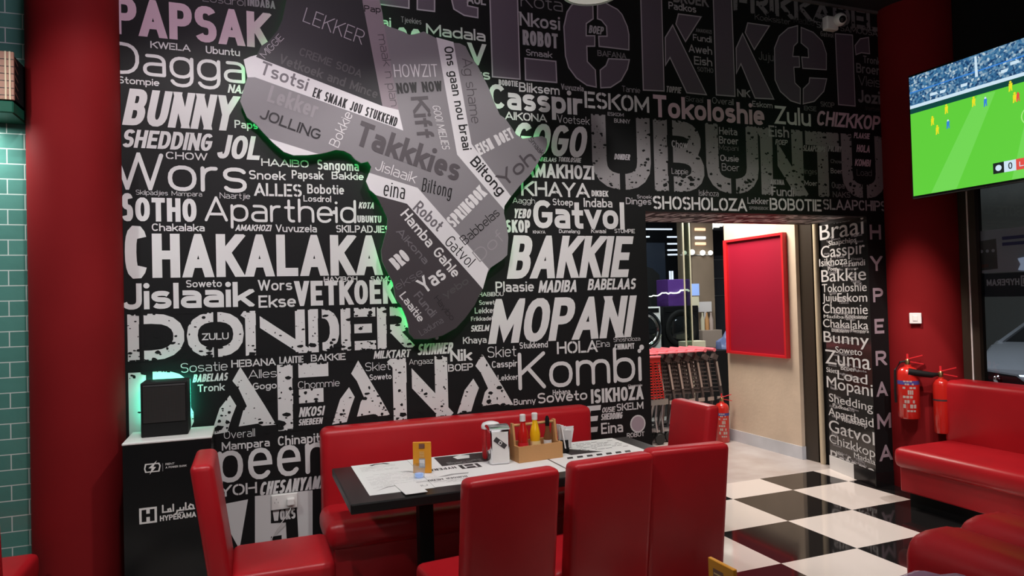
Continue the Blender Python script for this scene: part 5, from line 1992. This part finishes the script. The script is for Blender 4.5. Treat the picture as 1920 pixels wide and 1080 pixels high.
# shopping carts, nested in a row
def make_cart(label):
    t = thing('shopping_cart', label, 'shopping cart', group='nested shopping carts in the lobby')
    dx = .09
    bm = new()
    for y, w in ((0, .008), (.46, .008)):
        for k in range(9):
            z = .52 + k * .045
            bar(bm, (-.70, y + (.05 if y == 0 else -.05), z + .04), (dx * (1 - (z - .5) / .47) - .03, y, z), .006, .008)
        for k in range(14):
            x = -.68 + k * .05
            o2 = (.05 if y == 0 else -.05) * (-x / .7)
            bar(bm, (x, y + o2, .56), (x - .03, y + o2, .92), .006, .006)
    for k in range(8):
        bar(bm, (-.7, .05 + k * .05, .56), (.05, .01 + k * .062, .52), .006, .006)
        bar(bm, (-.7, .05 + k * .05, .56), (-.73, .05 + k * .05, .92), .006, .006)
    obj('basket', bm, 'cart_grey', t)
    for y in (0, .46):
        bm = new()
        bar(bm, (0, y, .985), (dx, y, .48), .026, .03)
        bar(bm, (dx, y, .48), (dx - .05, y, .12), .024, .026)
        bar(bm, (-.02, y, .93), (.035, y, .90), .05, .06)
        obj('upright', bm, 'cart_grey', t)
        bm = new()
        bar(bm, (.026, y - .016, .86), (.07, y - .016, .58), .022, .008)
        obj('grip_strip', bm, 'cart_beige', t)
    bm = new()
    tube(bm, [(0, -.02, .995), (0, .48, .995)], .022, 10)
    obj('handle', bm, 'cart_red_lit', t, 40)
    bm = new()
    box(bm, .02, .10, -.02, -.012, .42, .46)
    obj('tag', bm, 'cart_beige', t)
    bm = new()
    for y in (.01, .45):
        bar(bm, (-.62, y + (.04 if y < .2 else -.04), .15), (dx - .05, y, .13), .022, .022)
        bar(bm, (-.62, y + (.04 if y < .2 else -.04), .15), (-.5, y + (.04 if y < .2 else -.04), .56), .02, .02)
    bar(bm, (-.6, .05, .15), (-.6, .41, .15), .022, .022)
    obj('chassis', bm, 'steel', t)
    for x, y in ((.02, .0), (.02, .46), (-.6, .05), (-.6, .41)):
        bm = new()
        lathe(bm, [(.02, -.014), (.055, -.014), (.06, -.008), (.06, .008), (.055, .014), (.02, .014)], 18)
        bmesh.ops.rotate(bm, verts=bm.verts, cent=(0, 0, 0), matrix=Matrix.Rotation(math.pi / 2, 3, 'X'))
        obj('wheel', bm, 'rubber', t, 40, (x, y, .06))
    return t


NTH = ['first', 'second', 'third', 'fourth', 'fifth', 'sixth', 'seventh']
c0 = make_cart('grey shopping cart with red handle in a lit pink tone, first of the nested row from the left')
c0.location = (4.20, 2.32, 0)
for k in range(1, 7):
    copy_thing(c0, (4.20 + k * .128, 2.32, 0), 0, 'grey shopping cart with red handle in a lit pink tone, %s of the nested row from the left' % NTH[k])
# red grille cart at the left end of the row
t = thing('shopping_cart', 'red grille shopping cart half hidden by the black wall edge', 'shopping cart', (4.17, 2.22, 0))
bm = new()
for k in range(14):
    z = .52 + k * .03
    bar(bm, (-.6, 0, z), (.06 - (z - .5) * .13, 0, z), .008, .012)
for k in range(16):
    x = -.58 + k * .042
    bar(bm, (x, 0, .5), (x - .01 if x < -.05 else x - .04, 0, .93), .008, .008)
obj('grille', bm, 'cart_red', t)
bm = new()
box(bm, -.6, .02, -.006, .012, .9, .955, .004, 1)
obj('top_band', bm, 'cart_red', t)
bm = new()
box(bm, -.6, .02, -.02, .03, .955, .975, .004, 1)
box(bm, -.6, .62, .04, .20, .985, 1.0, .004, 1)
obj('handle', bm, 'cart_red_lit', t)
bm = new()
box(bm, -.6, .1, -.01, .04, .44, .50)
obj('bumper', bm, 'steel', t)
bm = new()
for x in (-.12, -.04, .04):
    tube(bm, [(x, .01, .45), (x - .02, .01, .3), (x, .01, .14)], .012, 8)
obj('legs_frame', bm, 'steel', t)
for x in (-.45, .0):
    bm = new()
    lathe(bm, [(.02, -.014), (.055, -.014), (.06, -.008), (.06, .008), (.055, .014), (.02, .014)], 18)
    bmesh.ops.rotate(bm, verts=bm.verts, cent=(0, 0, 0), matrix=Matrix.Rotation(math.pi / 2, 3, 'X'))
    obj('wheel', bm, 'rubber', t, 40, (x, .02, .06))
bm = new()
box(bm, -.6, .02, .0, .4, .47, .49)
obj('basket_floor', bm, 'cart_red', t)

# shop display
bm = new()
box(bm, 3.6, 6.5, 3.75, 4.6, 0, .84)
tag(obj('display_platform', bm, 'black_matte'), 'dark display platform behind the shop glass carrying the machines', 'platform')
def washer(label, x0, x1, m, dm, cx):
    t = thing('washing_machine', label, 'washing machine', ((x0 + x1) / 2, 4.25, .84))
    w = (x1 - x0) / 2
    bm = new()
    box(bm, -w, w, -.25, .25, 0, .64, .01, 2)
    obj('body', bm, m, t)
    bm = new()
    lathe(bm, [(.27, 0), (.27, .02), (.24, .035), (.2, .02), (.19, .01)], 36, cap=False)
    bmesh.ops.rotate(bm, verts=bm.verts, cent=(0, 0, 0), matrix=Matrix.Rotation(math.pi / 2, 3, 'X'))
    obj('door_ring', bm, dm, t, 50, (cx, -.25, .32))
    bm = new()
    lathe(bm, [(.2, 0), (.15, .03), (.002, .045)], 32, cap=False)
    bmesh.ops.rotate(bm, verts=bm.verts, cent=(0, 0, 0), matrix=Matrix.Rotation(math.pi / 2, 3, 'X'))
    obj('door_glass', bm, 'car_glass', t, 50, (cx, -.25, .32))
    bm = new()
    box(bm, -w + .03, w - .03, -.256, -.25, .56, .62)
    obj('control_panel', bm, 'black_gloss', t)
washer('white washing machine with a silver round door behind the shop glass', 4.76, 5.36, 'white_gloss', 'chrome', .03)
washer('black washing machine between the white one and the cream box', 5.40, 5.99, 'black_gloss', 'black_matte', 0)
bm = new()
box(bm, 5.60, 5.92, 3.76, 3.95, .84, .99, .004, 1)
tag(obj('storage_box', bm, 'cream'), 'low cream box beside the black washing machine', 'box')
bm = new()
box(bm, 5.56, 5.95, 4.1, 4.4, 1.48, 1.86, .004, 1)
tag(obj('product_box', bm, 'purple'), 'purple product box on top of the black washing machine', 'box')
t = thing('display_screen', 'small pale blue screen behind the glass edge by the brown column', 'screen', (6.2, 4.55, .84))
bm = new()
box(bm, -.17, .2, -.02, .02, .78, .96, .004, 1)
obj('screen', bm, 'screen_blue', t)
bm = new()
box(bm, -.17, .19, -.015, .015, .60, .765)
obj('price_card', bm, 'cream', t)
bm = new()
box(bm, -.02, .02, -.015, .015, 0, .8)
obj('stand', bm, 'steel', t)
bm = new()
box(bm, 6.50, 6.86, 4.62, 4.9, 0, 1.08, .004, 1)
tag(obj('carton', bm, 'cardboard'), 'tall grey cardboard carton at the foot of the brown column', 'carton')
for k, x in enumerate((6.60, 6.68, 6.76)):
    bm = new()
    lathe(bm, [(.032, 0), (.034, .16), (.014, .23), (.014, .27)], 14, (x, 4.75, 1.08))
    tag(obj('display_bottle', bm, ('cream', 'wood', 'cart_beige')[k], None, 40), ('pale bottle on the grey carton, leftmost of three', 'brown bottle in the middle on the grey carton', 'beige bottle on the grey carton, rightmost of three')[k], 'bottle', 'bottles on the carton')
bm = new()
box(bm, 6.62, 6.86, 4.86, 4.88, 1.36, 1.52)
box(bm, 6.72, 6.76, 4.86, 4.875, 1.08, 1.36)
tag(obj('price_sign', bm, 'white_plastic'), 'white price sign above the bottles by the brown column', 'sign')
bm = new()
bmesh.ops.create_icosphere(bm, subdivisions=3, radius=1)
for q in bm.verts:
    d = q.co.copy()
    s = 1 + .1 * math.sin(7 * d.x + 3 * d.z) + .08 * math.sin(11 * d.y - 5 * d.z)
    q.co = Vector((d.x * .24 * s, d.y * .16 * s, .33 + d.z * .33 * s))
    q.co.z = max(.003, q.co.z)
tag(obj('refuse_bag', bm, 'bag_blue', None, 30, (6.55, 4.02, .43)), 'dark blue plastic bag beside the red framed board behind the carts', 'bag')
bm = new()
box(bm, 6.50, 6.8, 3.8, 4.25, 0, .43)
tag(obj('low_stand', bm, 'black_matte'), 'low dark stand under the blue bag', 'stand')
t = thing('wall_poster', 'dark poster with a man in a black jacket at the left edge of the opening', 'poster', (5.75, 5.2, 1.55))
bm = new()
box(bm, -.45, .5, 0, .02, -.2, .93)
sl = ['navy']
p = Paint((0, 0, 0), (1, 0, 0), (0, 0, 1), (0, -1, 0))
p.add([(.02 + .1 * math.cos(6.2832 * q / 20), .72 + .135 * math.sin(6.2832 * q / 20)) for q in range(20)], 'skin_print', 2)
p.add([(-.03, .6), (.06, .6), (.1, .55), (-.08, .55)], 'skin_print', 1)
p.add([(-.3, -.15), (.4, -.15), (.38, .42), (.26, .52), (.08, .57), (-.05, .57), (-.22, .5), (-.3, .4)], 'black_matte', 2)
p.flush(bm, sl)
obj('sheet', bm, sl, t)

# light tubes and glowing signs in the dark shop
TUBES = ((6.15, 6.93, 2.785, 'tube_white'), (6.83, 7.34, 2.655, 'tube_white'), (6.83, 7.34, 2.535, 'tube_white'), (6.83, 7.2, 2.425, 'tube_white'),
         (6.83, 7.2, 2.345, 'tube_white'), (6.2, 6.47, 2.65, 'tube_white'), (6.2, 6.47, 2.52, 'tube_warm'))
WHERE = ('long white light tube high at the left of the dark shop', 'white light tube, topmost of the four stacked in the dark shop', 'white light tube, second from the top of the stacked four',
         'white light tube, third from the top of the stacked four', 'white light tube, lowest of the stacked four', 'short white light tube at the left edge of the opening', 'short warm light tube above the man on the poster')
for (x0, x1, z, m), lb in zip(TUBES, WHERE):
    bm = new()
    tube(bm, [(x0, 6.0, z), (x1, 6.0, z + .006)], .014, 8)
    t = tag(obj('light_tube', bm, m), lb, 'light', 'light tubes in the dark shop')
    bm = new()
    for x in (x0 + .03, x1 - .03):
        bar(bm, (x, 6.02, z), (x, 6.02, 3.3), .006, .006)
    obj('hanger', bm, 'black_matte', t)
for x, lb in ((6.855, 'upright white light bar, left one of the close pair'), (6.905, 'upright white light bar, right one of the close pair')):
    bm = new()
    box(bm, x - .013, x + .013, 5.98, 6.0, 1.88, 2.06)
    t = tag(obj('light_bar', bm, 'tube_white'), lb, 'light', 'upright light bars')
    bm = new()
    box(bm, x - .008, x + .008, 6.0, 6.02, 0, 2.06)
    obj('post', bm, 'black_matte', t)
for k, (z, m) in enumerate(((2.68, 'tube_warm'), (2.545, 'tube_white'), (2.45, 'tube_warm'))):
    bm = new()
    box(bm, 6.68, 6.88, 4.975, 5.0, z - .022, z + .022, .008, 2)  # LED reflections on the column, shaped as added glowing strips
    tag(obj('led_reflection', bm, m), ('orange LED reflection, topmost on the brown column', 'bluish white LED reflection between two orange ones on the brown column', 'orange LED reflection, lowest on the brown column')[k], 'lamp', 'LED reflections on the brown column')
for k, (x, z, r2) in enumerate(((6.58, 2.31, .045), (6.78, 2.30, .045), (6.93, 2.30, .04), (6.44, 2.30, .035))):
    bm = new()
    bmesh.ops.create_uvsphere(bm, u_segments=14, v_segments=8, radius=r2)
    tag(obj('bulb', bm, 'sign_white', None, 60, (x, 4.94, z)), ('pale bulb left of centre in the row by the column', 'pale bulb right of centre in the row by the column', 'pale bulb at the right end of the row by the column', 'pale bulb at the left end of the row by the column')[k], 'bulb', 'pale bulbs by the brown column')
bm = new()
box(bm, 6.38, 6.99, 4.98, 5.0, 2.262, 2.275)
tag(obj('lamp_rail', bm, 'steel'), 'thin rail carrying the pale bulbs on the brown column', 'rail')
# blurred reflection of lit lettering, modelled as an added glowing tube
bm = new()
rn = random.Random(4)
pts = [(5.22 + .035 * k, 4.06, 1.635 + .06 * k / 18 + rn.uniform(-.018, .018)) for k in range(20)]
tube(bm, pts, [.008 + .006 * (k / 19) for k in range(20)], 6)
t = tag(obj('reflected_script', bm, 'sign_white'), 'wavy white line of reflected lettering glowing across the purple box', 'sign')
bm = new()
for x in (5.25, 5.85):
    bar(bm, (x, 4.085, 1.48), (x, 4.085, 1.68), .01, .01)
obj('bracket', bm, 'black_matte', t)
bm = new()
for k, (x, z0, z1) in enumerate(((7.72, 2.80, 2.93), (7.79, 2.83, 2.95), (7.86, 2.83, 3.02), (7.93, 2.85, 2.99), (8.0, 2.87, 3.0), (8.07, 2.88, 3.08), (8.13, 2.9, 3.02))):
    box(bm, x, x + .055, 5.97, 6.0, z0, z1)
t = tag(obj('lit_sign', bm, 'sign_white'), 'pale lit block sign above the red notice board, partly hidden', 'sign')
bm = new()
box(bm, 7.7, 8.3, 6.0, 6.02, 2.78, 3.3)
obj('backing', bm, 'dark_shop', t)
bm = new()
box(bm, 7.2, 8.4, 5.6, 5.95, 0, 2.3)
t = tag(obj('shelf_unit', bm, 'dark_shop'), 'dark shelf unit right of the brown column in the shop', 'shelf')
bm = new()
for z in (2.22, 1.9, 1.6):
    box(bm, 7.2, 8.4, 5.58, 5.6, z, z + .015)
obj('shelf_edge', bm, 'steel', t)
